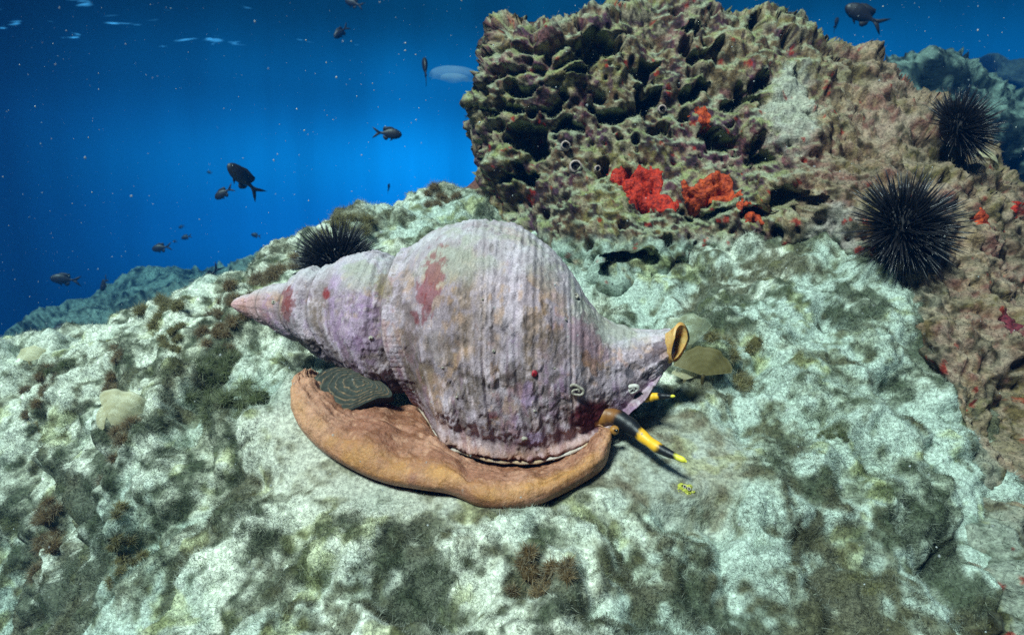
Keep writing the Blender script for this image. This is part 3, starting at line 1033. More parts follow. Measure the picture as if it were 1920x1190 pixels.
def shell_color(P, x, a, u):
    n = len(P)
    st = np.c_[u / 26.0, a * 1.3, np.zeros(n)]
    stripes = fbm(st * np.array([1.0, .35, 1]), 1.0, 4, .6, 201)
    st2 = fbm(np.c_[u / 60.0, a * 0.5, x * 0], 1.0, 3, .55, 205)
    n1 = fbm(P, 24, 4, .6, 211)
    n2 = fbm(P, 65, 4, .6, 221)
    n3 = fbm(P, 180, 3, .65, 231)
    fine = fbm(np.c_[u / 7.0, a * 1.1, x * 0], 1.0, 3, .6, 207)
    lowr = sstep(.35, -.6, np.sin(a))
    c = lerp(np.tile([0.25, 0.205, 0.215], (n, 1)), np.array([0.40, 0.35, 0.37]), sstep(-.4, .5, stripes * .7 + n2 * .5 + .5 * n3))
    c = lerp(c, np.array([0.23, 0.13, 0.25]), sstep(.0, .60, stripes * .7 + st2 * .5 + .8 * n3) * .62)
    c = lerp(c, np.array([0.17, 0.115, 0.065]), sstep(-.05, .65, n1 * .6 - stripes * .5 + .6 * n2 + .7 * n3) * .75)
    c = lerp(c, np.array([0.52, 0.45, 0.48]), sstep(.12, .5, n2 * .6 + .7 * n3 + .5 * fine) * .5)
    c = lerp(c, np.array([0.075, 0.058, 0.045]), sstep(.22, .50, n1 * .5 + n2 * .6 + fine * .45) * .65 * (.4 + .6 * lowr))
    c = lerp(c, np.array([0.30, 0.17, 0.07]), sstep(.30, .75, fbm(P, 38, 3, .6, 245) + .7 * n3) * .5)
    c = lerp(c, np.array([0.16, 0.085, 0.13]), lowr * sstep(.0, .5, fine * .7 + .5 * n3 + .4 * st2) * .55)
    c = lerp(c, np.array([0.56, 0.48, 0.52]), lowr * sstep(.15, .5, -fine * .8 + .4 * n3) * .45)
    cr = sstep(.10, .28, fbm(P, 62, 4, .6, 261))
    c = lerp(c, c * 1.25 + .02, cr * .6)
    c = lerp(c, np.array([0.10, 0.07, 0.05]), sstep(.3, .5, fbm(P, 85, 3, .6, 263)) * .55)
    # silt on the upper side
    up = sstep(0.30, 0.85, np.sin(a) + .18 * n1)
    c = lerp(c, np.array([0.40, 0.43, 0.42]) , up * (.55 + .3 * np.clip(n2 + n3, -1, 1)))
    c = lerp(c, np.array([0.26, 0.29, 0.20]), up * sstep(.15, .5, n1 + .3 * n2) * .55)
    # rosy apex
    c = lerp(c, np.array([0.50, 0.26, 0.19]), (1 - sstep(440, 560, x)) * .6 * (1 - .6 * up))
    # worn orange band along the lip
    yb = smooth_interp(x, bot, 3.5)
    low = sstep(-.95, -1.35, a) * sstep(760, 820, x) * (1 - sstep(1080, 1150, x))
    c = lerp(c, np.array([0.36, 0.19, 0.10]), low * (.55 + .3 * np.clip(n2, -1, 1)))
    # dark suture line
    for us, wd in zip(SUT[:4], [5, 4, 3, 2]):
        c = lerp(c, np.array([0.10, 0.075, 0.06]), np.exp(-((u - us + wd * .4) / wd) ** 2) * .7)
    # patches with a place of their own (columns, rows as built)
    qx, qy, _ = w2px(P)
    frontside = np.cos(a) > -0.2

    def blob(cx, cy, rx, ry, colr, rough=.5, amt=1.0, rot=0, edge=.22):
        nonlocal c
        dx, dy = qx - cx, qy - cy
        ex = dx * math.cos(rot) + dy * math.sin(rot)
        ey = -dx * math.sin(rot) + dy * math.cos(rot)
        q = np.hypot(ex / rx, ey / ry) + rough * (n2 * .6 + n3 * .9)
        c = lerp(c, np.array(colr) / 1.3, (1 - sstep(1 - edge, 1 + edge, q)) * amt * (.70 + .30 * sstep(-.4, .3, n3 + n2)) * frontside)

    blob(805, 535, 17, 50, (0.24, 0.045, 0.05), .85, .95, .28)
    blob(540, 566, 11, 30, (0.20, 0.035, 0.03), .6, .9, .1)
    blob(612, 551, 7, 10, (0.24, 0.03, 0.03), .4, .95)
    blob(1107, 779, 44, 28, (0.085, 0.012, 0.016), .38, 1.0, -.2)
    blob(1107, 779, 38, 24, (0.085, 0.012, 0.016), .38, 1.0, -.2)
    blob(1100, 632, 24, 44, (0.36, 0.21, 0.25), .5, .65, -.55)
    blob(960, 706, 40, 22, (0.085, 0.055, 0.03), 1.0, .8)
    blob(925, 703, 11, 18, (0.24, 0.13, 0.05), .9, .7)
    blob(716, 537, 15, 28, (0.25, 0.20, 0.10), 1.0, .75)
    blob(1095, 675, 22, 12, (0.34, 0.16, 0.06), 1.0, .75, .5)
    blob(795, 705, 12, 20, (0.22, 0.15, 0.07), .9, .7)
    blob(690, 610, 26, 66, (0.27, 0.15, 0.29), .9, .5)
    blob(580, 650, 20, 16, (0.05, 0.035, 0.02), .6, .85, .7)
    blob(745, 720, 20, 12, (0.05, 0.035, 0.02), .5, .85, .3)
    blob(1005, 822, 15, 13, (0.33, 0.24, 0.40), .4, .85)
    blob(990, 740, 12, 22, (0.34, 0.22, 0.40), .5, .7)
    blob(924, 779, 9, 7, (0.13, 0.015, 0.02), .4, .95)
    blob(1180, 700, 10, 9, (0.05, 0.055, 0.07), .3, .85, .6)
    blob(1209, 705, 9, 9, (0.05, 0.05, 0.06), .3, .85, .6)
    blob(1232, 660, 16, 22, (0.10, 0.07, 0.09), .7, .75, .6)
    return c


nx, na = 540, 250
xs = np.r_[np.linspace(433.6, 470, 40), np.linspace(470.9, 1258, nx - 40)]
aa = np.linspace(-math.pi, math.pi, na, endpoint=False)
X, A = np.meshgrid(xs, aa, indexing='ij')
X, A = X.ravel(), A.ravel()
SPt = shell_point(X, A)
U = shell_u(X, A)
rr = np.interp(X, [433, 600, 900, 1258], [0.1, .6, 1, .55])
lump = fbm(SPt, 16, 3, .5, 241) * 0.0022 + fbm(SPt, 55, 4, .6, 251) * 0.0007 + fbm(SPt, 240, 3, .6, 255) * 0.00035
crust = (sstep(.10, .28, fbm(SPt, 62, 4, .6, 261)) * .0009 + sstep(.25, .4, fbm(SPt, 130, 3, .6, 262)) * .0007 - sstep(.3, .5, fbm(SPt, 85, 3, .6, 263)) * .0010)
axial = crust + fbm(np.c_[U / 400, A * 4.2, X * 0], 1, 3, .5, 258) * 0.0014
cren = np.where((U > 738) & (U < 775), np.cos(A * 95) * 0.0005, 0)
SPt = shell_point(X, A, (lump + axial) * rr + cren)
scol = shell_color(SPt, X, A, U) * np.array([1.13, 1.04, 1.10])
SF = grid_faces(nx, na, True)
SPt2 = np.r_[SPt, SPt[:na].mean(0)[None]]
capF = np.stack([np.arange(na), (np.arange(na) + 1) % na, np.full(na, len(SPt))], 1)
ST = np.concatenate([quads_to_tris(SF), capF])
scol2 = np.r_[scol, scol[:1]]
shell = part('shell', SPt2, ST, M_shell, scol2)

# pale edge of the outer lip
lx = np.linspace(779, 1170, 90)
acand = np.linspace(-1.5, -.7, 81)
la = np.array([acand[np.argmax(w2px(shell_point(np.full(81, q), acand))[1])] for q in lx])
la = np.convolve(np.pad(la, 6, mode='edge'), np.ones(13) / 13, 'valid') + .02
lp0 = shell_point(lx, la)
lp = shell_point(lx, la, 0.0016) + fbm(np.c_[lx / 20, lx * 0, lx * 0], 1, 3, .6, 77)[:, None] * np.array([0, 0, 0.0007])
lp = np.stack([np.convolve(np.pad(lp[:, c], 3, mode='edge'), np.ones(7) / 7, 'valid') for c in range(3)], 1)
V, Ft = tube(lp, (0.0011 + 0.0006 * np.sin(lx / 9) ** 2) * (1 - .6 * sstep(1120, 1180, lx)), 8)
lipc = lerp(np.tile([0.50, 0.43, 0.38], (len(V), 1)), np.array([0.40, 0.27, 0.17]), sstep(-.2, .5, fbm(V, 60, 3, .5, 91)))
part('lip', V, Ft, M_shell, lipc, shell, label='thin pale wavy edge of the shell opening')


def shell_at(px, py):
    m = np.cos(A) > 0
    qx, qy, _ = w2px(SPt[m])
    i = np.argmin((qx - px) ** 2 + (qy - py) ** 2)
    p = SPt[m][i]
    c = at(X[m][i], (smooth_interp(X[m][i:i + 1], top) + smooth_interp(X[m][i:i + 1], bot))[0] / 2, np.interp(X[m][i], dcp[:, 0], dcp[:, 1]))
    n = p - c
    return p, n / np.linalg.norm(n)


def ball(c, n, r, squash=.6, seg=14, rings=8):
    u, v, w = basis(n)
    V = []
    for j in range(rings + 1):
        t = math.pi * j / rings
        for k in range(seg):
            p = 2 * math.pi * k / seg
            V.append(c + r * (math.sin(t) * math.cos(p) * u + math.sin(t) * math.sin(p) * v + squash * math.cos(t) * w))
    return np.array(V), quads_to_tris(grid_faces(rings + 1, seg, True))


def coil_tube(px, py, rad, turns, r):
    p, n = shell_at(px, py)
    u, v, w = basis(n)
    t = np.linspace(0, 1, 50)
    an = t * turns * 2 * math.pi
    path = p + (rad * (0.25 + .75 * t) * (1 + .22 * np.sin(an * 2.3 + px)))[:, None] * (np.cos(an)[:, None] * u + np.sin(an)[:, None] * v) + n * (r * 0.5 + 0.001 * (1 - t))[:, None]
    return tube(path, r * (.5 + .5 * t), 8)


V, Ft = coil_tube(1081, 734, .0052, 1.4, .0012)
part('worm_tube', V, Ft, M_barn, None, shell, label='greyish coiled worm tube on the shell')
V, Ft = coil_tube(1186, 728, .0042, 1.4, .0019)
part('worm_tube', V, Ft, M_white, None, shell, label='white coiled worm tube at the shell lip')
p, n = shell_at(1001, 701)
V, Ft = ball(p - n * .0008, n, .0027, .7)
V = V + (fbm(V, 500, 2, .5, 5) * .0007)[:, None] * n
part('red_growth', V, Ft, M_redspot, None, shell, label='small glossy red blob on the body whorl')
for (x, y, r) in ((1079, 553, .0028), (514, 566, .0024), (695, 635, .0022), (984, 824, .0026), (857, 745, .0013), (905, 560, .0011), (1040, 690, .0013), (925, 655, .0012),
                  (1003, 770, .0012), (830, 690, .0011), (1060, 600, .0013)):
    p, n = shell_at(x, y)
    V, Ft = ball(p - n * r * .15, n, r, .7, 10, 6)
    V = V + (fbm(V, 500, 2, .5, 7) * r * .35)[:, None] * n
    part('barnacle', V, Ft, M_barn, None, shell)

# foot
rimA = np.array(rim, float)
inn = np.array([(600, 700, .545), (604, 712, .545), (620, 725, .545), (645, 738, .545), (672, 748, .545), (702, 752, .545), (740, 756, .545), (785, 764, .545), (825, 782, .545),
                (868, 802, .54), (905, 812, .54), (945, 816, .535), (990, 816, .53), (1030, 812, .53), (1060, 806, .525), (1082, 796, .52), (1092, 786, .515), (1092, 776, .51)], float)
ns, nt_ = 320, 90
sp = np.linspace(0, len(rimA) - 1, ns)


def catmull(Pts, s):
    Pts = np.asarray(Pts, float)
    n = len(Pts)
    i = np.clip(np.floor(s).astype(int), 0, n - 2)
    f = (s - i)[:, None]
    p0, p1, p2, p3 = Pts[np.clip(i - 1, 0, n - 1)], Pts[i], Pts[i + 1], Pts[np.clip(i + 2, 0, n - 1)]
    return 0.5 * (2 * p1 + (p2 - p0) * f + (2 * p0 - 5 * p1 + 4 * p2 - p3) * f ** 2 + (3 * p1 - p0 - 3 * p2 + p3) * f ** 3)


RC = catmull(rimA, sp)
rw = at(*RC.T)
inw = at(inn[:, 0], inn[:, 1] + 6, np.full(len(inn), .530))
for q in range(7, len(inn)):
    inw[q] = np.array([np.interp(inn[q, 0], lx, lp0[:, c]) for c in range(3)]) + cam2w(0, -.0055, .012)
inw[6] = (inw[5] + inw[7]) / 2
iw = catmull(inw, sp)
rows = []
tv = np.linspace(-0.35, 1, nt_)
upv = cam2w(0, 1.0, -0.15)
wav = fbm(np.c_[sp * 0.9, sp * 0, sp * 0], 1, 3, .5, 301)
for t in tv:
    if t < 0:
        q = -t / 0.35
        rows.append(rw + (iw - rw) * 0.30 * q ** 2 + np.array([0, 0.0, -0.014]) * math.sin(q * math.pi / 2))
    else:
        prof = math.sqrt(max(0, 1 - (1 - min(t / 0.5, 1)) ** 2))
        b = 0.0140 * prof * (1 - t) + .008 * math.sin(math.pi * t) * sstep(9, 5, sp)
        rows.append(rw + (iw - rw) * t + upv * (b * (1 + 0.35 * wav) * (.55 + .45 * sstep(17, 14, sp)) * (.5 + .5 * sstep(0, 2, sp)))[:, None])
FP = np.concatenate(rows)
TT = np.repeat(tv, ns)
SS = np.tile(sp, nt_)
fl = fbm(FP, 26, 4, .55, 311) * 0.0034 + fbm(FP, 90, 4, .6, 321) * 0.0014
fl += fbm(np.c_[SS * 1.1, TT * 26, SS * 0], 1, 4, .6, 371) * .0011
fl += (-0.0022 * np.exp(-((TT - 0.42 - .05 * np.sin(SS * 1.3)) / .02) ** 2) * sstep(3, 5, SS) * (1 - sstep(10, 12, SS)))
FN = grid_normals(FP, nt_, ns)
FN *= np.where(FN @ np.array([0, -.6, .8]) < 0, -1, 1)[:, None]
FP = FP + FN * (fl * sstep(-.1, .1, TT))[:, None]
f1, f2 = fbm(FP, 18, 4, .6, 331), fbm(FP, 60, 4, .6, 341)
fcol = lerp(np.tile([0.27, 0.112, 0.066], (len(FP), 1)), np.array([0.38, 0.185, 0.118]), sstep(-.4, .5, f1))
fcol = lerp(fcol, np.array([0.20, 0.075, 0.034]), sstep(-.15, .5, f2 + .3 * fbm(FP, 200, 3, .6, 351)) * .7)
f3 = fbm(FP, 240, 3, .6, 361)
fcol = lerp(fcol, np.array([0.50, 0.27, 0.17]), sstep(.35, .6, f3 + .3 * f1) * .5)
fcol = lerp(fcol, np.array([0.13, 0.05, 0.025]), sstep(.4, .65, -f3 + .4 * f2) * .5)
fcol = lerp(fcol, np.array([0.50, 0.24, 0.075]), np.exp(-((TT - .05) / .08) ** 2) * (.45 + .5 * np.clip(f2, -1, 1)))
fcol = lerp(fcol, np.array([0.52, 0.28, 0.17]), (1 - sstep(1, 5, SS)) * .6)
foot = part('foot', FP, grid_faces(nt_, ns), M_foot, fcol)

# operculum
oc = np.array([(581, 735), (584, 715), (598, 698), (618, 689), (640, 688), (668, 693), (700, 706), (728, 726), (735, 742), (712, 746), (685, 756), (655, 769), (628, 770), (603, 760), (587, 748)], float)
no_, ng = 120, 60
so = np.linspace(0, len(oc), no_, endpoint=False)
oce = np.r_[oc, oc[:3]]
OC = catmull(np.r_[oc[-1:], oce], so + 1)
nuc = np.array([684, 718.0])
rows, cols_ = [], []
opn = cam2w(-.1, .72, -.69)
for j in range(ng):
    t = j / (ng - 1)
    pt = nuc + (OC - nuc) * t
    dpt = 0.511 - (pt[:, 1] - 688) * 0.00036 + (pt[:, 0] - 580) * 0.00005
    ang = np.arange(no_) / no_ * 2 * math.pi
    g = t ** 1.15 * 6.6 + .38 * fbm(np.c_[np.cos(ang) * 1.3, np.sin(ang) * 1.3, np.full(no_, t * 2.5)], 1.0, 3, .55, 421)
    ridge = (g - np.floor(g)) ** 2
    h = 0.0013 * ridge[:, None] + 0.0012 * (1 - t ** 2) - (0.001 if j == ng - 1 else 0)
    W = at(pt[:, 0], pt[:, 1], dpt) + opn * h
    rows.append(W + opn * (fbm(W, 120, 3, .5, 401) * .0007)[:, None])
    base = np.array([0.050, 0.056, 0.046]) * (0.6 + 0.4 * (1 - t)) + np.array([0.30, 0.165, 0.075]) * ridge[:, None] ** 6 * (.5 + .5 * np.sin(ang * 3 + t * 9)[:, None] ** 2)
    n_ = fbm(W, 90, 3, .6, 411)
    c = lerp(base, np.array([0.26, 0.33, 0.26]), sstep(.62, .95, np.full(no_, t) + .25 * n_) * .75 * sstep(.1, .5, np.abs(n_) + .3) * sstep(650, 590, pt[:, 0]) * sstep(700, 740, pt[:, 1]))
    cols_.append(c)
rows.append(rows[-1] - opn * 0.004 - np.array([0, -0.002, 0.002]))
cols_.append(cols_[-1] * .5)
part('operculum', np.concatenate(rows), quads_to_tris(grid_faces(ng + 1, no_, True)), M_oper, np.concatenate(cols_), label='dark oval horny lid with concentric growth rings')


# tentacles
def tentacle(p0, p1, r0, r1, stops, sag, nseg=70, ns=18):
    t = np.linspace(0, 1, nseg)
    path = p0 + (p1 - p0) * t[:, None] + np.array([0, 0, 1.0]) * (sag * np.sin(t * math.pi) + sag * .45 * np.sin(t * 2.3 * math.pi))[:, None]
    path = path + np.array([0.3, 1.0, 0]) * (abs(sag) * .5 * np.sin(t * 1.7 * math.pi))[:, None]
    rad = (r0 + (r1 - r0) * t ** 0.9) * np.sqrt(np.clip((1 - t) / .045, 0, 1) ** .8 * .9 + .1 * (t < .98))
    rad = rad * (1 + .07 * np.sin(t * 19) + .05 * np.sin(t * 47))
    V, Ft = tube(path, rad, ns)
    tt = np.r_[np.repeat(t, ns), 0, 1]
    jit = tt + 0.030 * fbm(V, 190, 3, .6, 7)
    c = np.zeros((len(V), 3))
    for i in range(3):
        c[:, i] = np.interp(jit, [s[0] for s in stops], [s[1][i] for s in stops])
    return V, Ft, c, path


BLK, YEL, ORG, BRN, TIP = (.006, .007, .009), (.78, .42, .02), (.36, .16, .03), (.20, .08, .02), (.68, .62, .05)
st1 = [(0, BRN), (.10, ORG), (.20, BRN), (.25, BRN), (.30, BLK), (.52, BLK), (.55, YEL), (.72, YEL), (.75, BLK), (.895, BLK), (.93, TIP), (1, TIP)]
V, Ft, c, _ = tentacle(at(1108, 783, .478), at(1288, 869, .432), .0092, .0019, st1, .0070)
tent = part('tentacle', V, Ft, M_tent, c, label='black and yellow banded tentacle reaching over the silt')
ep = at(1152, 806, .4535)
V, Ft = ball(ep, cam2w(0, .1, -1), .0036, .8)
part('eye_stalk', V, Ft, mat_noise('eye_stalk_skin', (.28, .12, .025), (.42, .20, .04), 300, .45), None, tent)
V, Ft = ball(at(1156, 807, .4508), cam2w(.1, .05, -1), .0012, .7)
part('eye', V, Ft, M_eye, None, tent)
st2 = [(0, BLK), (.28, BLK), (.31, YEL), (.60, YEL), (.63, BLK), (.90, BLK), (.93, TIP), (1, TIP)]
V, Ft, c, _ = tentacle(at(1188, 742, .482), at(1266, 741, .462), .0056, .0010, st2, -.001)
part('tentacle', V, Ft, M_tent, c, label='shorter banded tentacle half hidden by the shell lip')


# siphon: a rolled sheet of flesh with an open mouth
def siphon():
    t = np.linspace(0, 1, 40)
    a_ = np.linspace(-0.15, 2 * math.pi + 0.45, 80)
    axis0, axis1 = at(1236, 656, .492), at(1278, 634, .470)
    dirn = (axis1 - axis0) / np.linalg.norm(axis1 - axis0)
    u, v, w = basis(dirn, tuple(cam2w(0.1, 1, 0)))
    V = []
    for side in (0, 1):
        for q in t:
            c = axis0 + (axis1 - axis0) * q
            flare = 1 + .30 * q ** 3
            for an in a_:
                e = 0.0088 * flare * (1.0 if side == 0 else 0.80)
                spiral = 1 - 0.04 * (an / (2 * math.pi))
                k = (np.cos(an) * u * 0.72 + np.sin(an) * v * 1.08) * e * spiral
                skew = dirn * (np.sin(an) * 0.003 - 0.010 * max(0, -np.sin(an))) * q - v * 0.006 * max(0, -np.sin(an)) * (1 - .5 * q)
                V.append(c + k + skew)
    V = np.array(V)
    n = len(a_)
    F1 = grid_faces(40, n)
    F2 = grid_faces(40, n) + 40 * n
    k = np.arange(n - 1)
    e = 39 * n
    Fr = np.stack([e + k, e + k + 1, 40 * n + e + k + 1, 40 * n + e + k], 1)
    return V, np.concatenate([F1, F2, Fr])


V, Ft = siphon()
part('siphon', V, Ft, M_siphon, None, label='rolled orange-yellow breathing tube at the shell end')

# ------------------------------------------------------------------ sea urchins
sp_t = np.linspace(0, 1, 5)
spV, spF = tube(np.c_[np.zeros(5), np.zeros(5), sp_t], [0.022, .026, .022, .014, .003], 6)
SPINE = mesh_np('spine', spV, spF, M_spine)


def urchin(center, nrm, rt, ls, label, n_long=290, n_short=500, seed=0):
    r = np.random.default_rng(seed)
    e = empty('sea_urchin', (center - nrm * rt * .7).tolist(), label, 'sea urchin', 'black sea urchins on the reef')
    o0 = np.array(e.location)
    V, Ft = ball(center - o0, nrm, rt, .72, 28, 16)
    obj('test', mesh_np('test', V, Ft, M_test), e)
    n = n_long
    i = np.arange(n) + .5
    z = 1 - i / n * 1.28
    ph = i * 2.399963
    u, v, w = basis(nrm)
    s = np.sqrt(1 - z ** 2)
    D = s[:, None] * (np.cos(ph)[:, None] * u + np.sin(ph)[:, None] * v) + z[:, None] * w
    D = D + r.normal(size=D.shape) * .10
    D /= np.linalg.norm(D, axis=1, keepdims=True)
    for k in range(n):
        o = bpy.data.objects.new('spine', SPINE)
        COL.objects.link(o)
        o.parent = e
        L_ = ls * (0.72 + 0.45 * r.random())
        dz = D[k] @ w
        base = center - o0 + rt * .9 * (D[k] - w * dz * .28)
        o.location = base
        o.rotation_euler = Vector(D[k]).to_track_quat('Z', 'Y').to_euler()
        th = ls * (0.85 + .3 * r.random())
        o.scale = (th, th, L_)
    parts = []
    for k in range(n_short):
        d = r.normal(size=3)
        d /= np.linalg.norm(d)
        if d @ w < -.25:
            d = d - 2 * (d @ w) * w
        b = center - o0 + rt * .9 * (d - w * (d @ w) * .28)
        d = d + r.normal(size=3) * .15
        d /= np.linalg.norm(d)
        L_ = ls * (.35 + .45 * r.random())
        uu, vv, ww = basis(d)
        q = spV * np.array([ls * .7, ls * .7, L_])
        parts.append((b + q[:, :1] * uu + q[:, 1:2] * vv + q[:, 2:] * ww, spF))
    V, Ft, _ = merge(parts)
    o = obj('short_spines', mesh_np('short_spines', V, Ft, M_spine), e, kind='stuff')
    return e


p, n = bsurf(1695, 430)
n = n * .5 + np.array([0.15, -1, .35]) * .5
n /= np.linalg.norm(n)
urchin(at(1695, 427, .652), n, .0300, .037, 'big round black sea urchin with long spines on the pinkish flank', seed=1)
p, n = bsurf(1795, 245)
n = np.array([0.55, -.65, .55])
n /= np.linalg.norm(n)
urchin(at(1797, 243, .775), n, .0255, .031, 'black sea urchin at the crest edge above the big urchin', seed=2)
p, n = msurf(640, 500)
urchin(at(632, 492, .735), np.array([-.15, -.35, .92]) / 1.0, .026, .036, 'black sea urchin half hidden behind the snail spire', seed=3)


# ------------------------------------------------------------------ encrusting sponges on the boulder
def sponge(poly, mat, name, label, hgt=.0022, seed=0):
    s, _, _ = poly_sd(gpx, gpy, poly)
    s = s + fbm(BP, 120, 3, .6, seed) * 7
    v = s > -7
    f = BF[keep & v[BF].all(1)]
    ids = np.unique(f)
    mp = np.zeros(len(BP), int)
    mp[ids] = np.arange(len(ids))
    h = -0.003 + (hgt + 0.003) * sstep(-6, 5, s[ids]) + fbm(BP[ids], 150, 3, .6, seed + 5) * .0007 * sstep(-2, 4, s[ids])
    # sponge tissue smooths over the finest pits
    P = BP[ids] + BN[ids] * h[:, None] + np.array([0, -1, .1]) * (np.minimum(push[ids] * .6, .02) + np.minimum(pit1[ids], .01))[:, None] * sstep(-4, 4, s[ids])[:, None]
    obj(name, mesh_np(name, P, mp[f], mat), label=label, cat='sponge', group='encrusting sponges on the boulder')


sponge([(1140, 318), (1165, 318), (1187, 332), (1200, 313), (1240, 316), (1247, 345), (1240, 360), (1272, 376), (1270, 394), (1240, 392), (1215, 382), (1185, 382), (1168, 356), (1148, 344)],
       M_sponge, 'encrusting_sponge', 'widest bright red sponge crust on the boulder face', seed=1)
sponge([(1275, 343), (1300, 350), (1320, 330), (1350, 315), (1370, 326), (1372, 350), (1388, 366), (1350, 376), (1320, 372), (1300, 386), (1283, 370)],
       M_sponge_o, 'encrusting_sponge', 'orange-red sponge crust beside the widest red one', seed=2)
sponge([(1378, 384), (1405, 380), (1432, 402), (1430, 420), (1400, 417)], M_sponge_o, 'encrusting_sponge', 'small orange sponge at the foot of the boulder face', seed=3)
sponge([(1302, 200), (1325, 194), (1338, 225), (1315, 238)], M_sponge_o, 'encrusting_sponge', 'small orange sponge high on the face in a dark hollow', seed=4)
sponge([(1838, 388), (1862, 400), (1858, 422), (1842, 416)], M_sponge_o, 'encrusting_sponge', 'tiny orange sponge just right of the big urchin', seed=5)
sponge([(1902, 372), (1920, 374), (1924, 398), (1908, 396)], M_sponge, 'encrusting_sponge', 'tiny red sponge on the outer edge of the flank', seed=6)
M_crim = mat_noise('crimson_crust', (0.05, 0.008, 0.012), (0.16, 0.020, 0.030), 260, 0.7, 0.3, 0.0012)
sponge([(1884, 572), (1902, 568), (1912, 600), (1900, 628), (1882, 632), (1876, 600)], M_crim, 'encrusting_sponge', 'dark crimson crust low on the flank below the urchins', seed=7)


# worm tubes in the boulder face
def ring_tube(px, py, rad, L_, label):
    p, n = bsurf(px, py)
    n = n * .4 + np.array([.1, -1, .1]) * .6
    n /= np.linalg.norm(n)
    d = w2px(p)[2]
    t = np.linspace(0, 1, 10)
    path = p - n * .004 + n * (L_ + .004) * t[:, None]
    V1, F1 = tube(path, rad, 20, cap=False)
    V2, F2 = tube(path[::-1], rad * .76, 20, cap=False)
    e = 9 * 20
    k = np.arange(20)
    k2 = (k + 1) % 20
    # bridge the mouth
    u = np.stack([V1[e + k]], 0)[0]
    idx = [int(np.argmin(((V2[:20] - q) ** 2).sum(1))) for q in u]
    idx = np.array(idx)
    Fr = np.concatenate([np.stack([e + k, e + k2, 200 + idx[k2]], 1), np.stack([e + k, 200 + idx[k2], 200 + idx[k]], 1)])
    Fr = Fr[(Fr[:, 1] != Fr[:, 2]) & (Fr[:, 0] != Fr[:, 2])]
    V = np.concatenate([V1, V2])
    V = V + (fbm(V, 300, 2, .5, 3) * .0005)[:, None]
    o = empty('worm_tube', p.tolist(), label, 'worm tube', 'worm tubes in the boulder face')
    M_t = bpy.data.materials.get('tube_rim') or mat_noise('tube_rim', (.26, .20, .18), (.42, .33, .30), 400, .8, .2, .0004)
    obj('tube_wall', mesh_np('tube_wall', V - p, np.concatenate([F1, F2 + 200, Fr]), M_t), o)
    V, Ft = ball(p + n * (L_ * .35) - p, n, rad * .74, .2, 14, 6)
    obj('opening', mesh_np('opening', V, Ft, M_dark), o)


ring_tube(1081, 319, .0085, .008, 'pinkish ring-shaped worm tube, widest in the boulder face')
ring_tube(1062, 284, .0065, .008, 'small pale worm tube just above the wider ring-shaped tube')
ring_tube(1118, 312, .0045, .006, 'narrow worm tube beside the widest red sponge')
ring_tube(1240, 200, .006, .006, 'worm tube at the rim of the largest dark hollow')


# ------------------------------------------------------------------ fan algae
def fan(px, py, d, size, az, tilt, spread, curl, label, mat, cup=0.25, stem=True, roll=0.0):
    base = at(px, py, d)
    e = empty('fan_alga', base.tolist(), label, 'alga', 'fan-shaped algae on the slope')
    nr, nn = 26, 46
    V, C = [], []
    for i in range(nr):
        r = 0.06 + 0.94 * i / (nr - 1)
        for j in range(nn):
            a = (j / (nn - 1) - .5) * spread
            rr_ = r * (1 + (.025 * math.sin(a * 9 + size * 900) + .015 * math.sin(a * 17)) * r)
            x = rr_ * math.sin(a)
            z = rr_ * math.cos(a)
            y = cup * (x * x) * 1.4 + curl * r ** 3 + .035 * math.sin(a * 7 + 2) * r * r
            z = z - abs(curl) * .35 * r ** 4
            V.append((x, y, z))
            band = .5 + .5 * math.sin(r * 34)
            C.append(band * .7 + (.6 if r > .94 else 0))
    V = np.array(V) * size
    Mx = np.array(Matrix.Rotation(az, 3, 'Z') @ Matrix.Rotation(roll, 3, 'Y') @ Matrix.Rotation(tilt, 3, 'X'))
    V = V @ Mx.T
    nrm = grid_normals(V, nr, nn)
    V2 = V + nrm * .0007
    Fq = grid_faces(nr, nn)
    ring = np.r_[np.arange(nn), np.arange(1, nr) * nn + nn - 1, np.arange(nn - 2, -1, -1) + (nr - 1) * nn, np.arange(nr - 2, 0, -1) * nn]
    k = len(ring)
    rn = np.roll(ring, -1)
    off = nr * nn
    side = np.stack([ring, rn, rn + off, ring + off], 1)
    C = np.array(C)
    c_ = lerp(np.tile([0.46, 0.40, 0.22], (len(V), 1)), np.array([0.70, 0.66, 0.50]), np.clip(C * .5 + .35, 0, 1))
    obj('blade', mesh_np('blade', np.r_[V, V2], np.concatenate([Fq, Fq[:, ::-1] + off, side]), mat, np.r_[c_, c_]), e)
    if stem:
        dwn = np.array([0, .004, -.02])
        p0 = V[:nn].mean(0)
        Vt, Ft = tube(np.linspace(dwn, p0, 6), .0016, 8)
        obj('stalk', mesh_np('stalk', Vt, Ft, mat, np.tile([.25, .2, .1], (len(Vt), 1))), e)
    return e


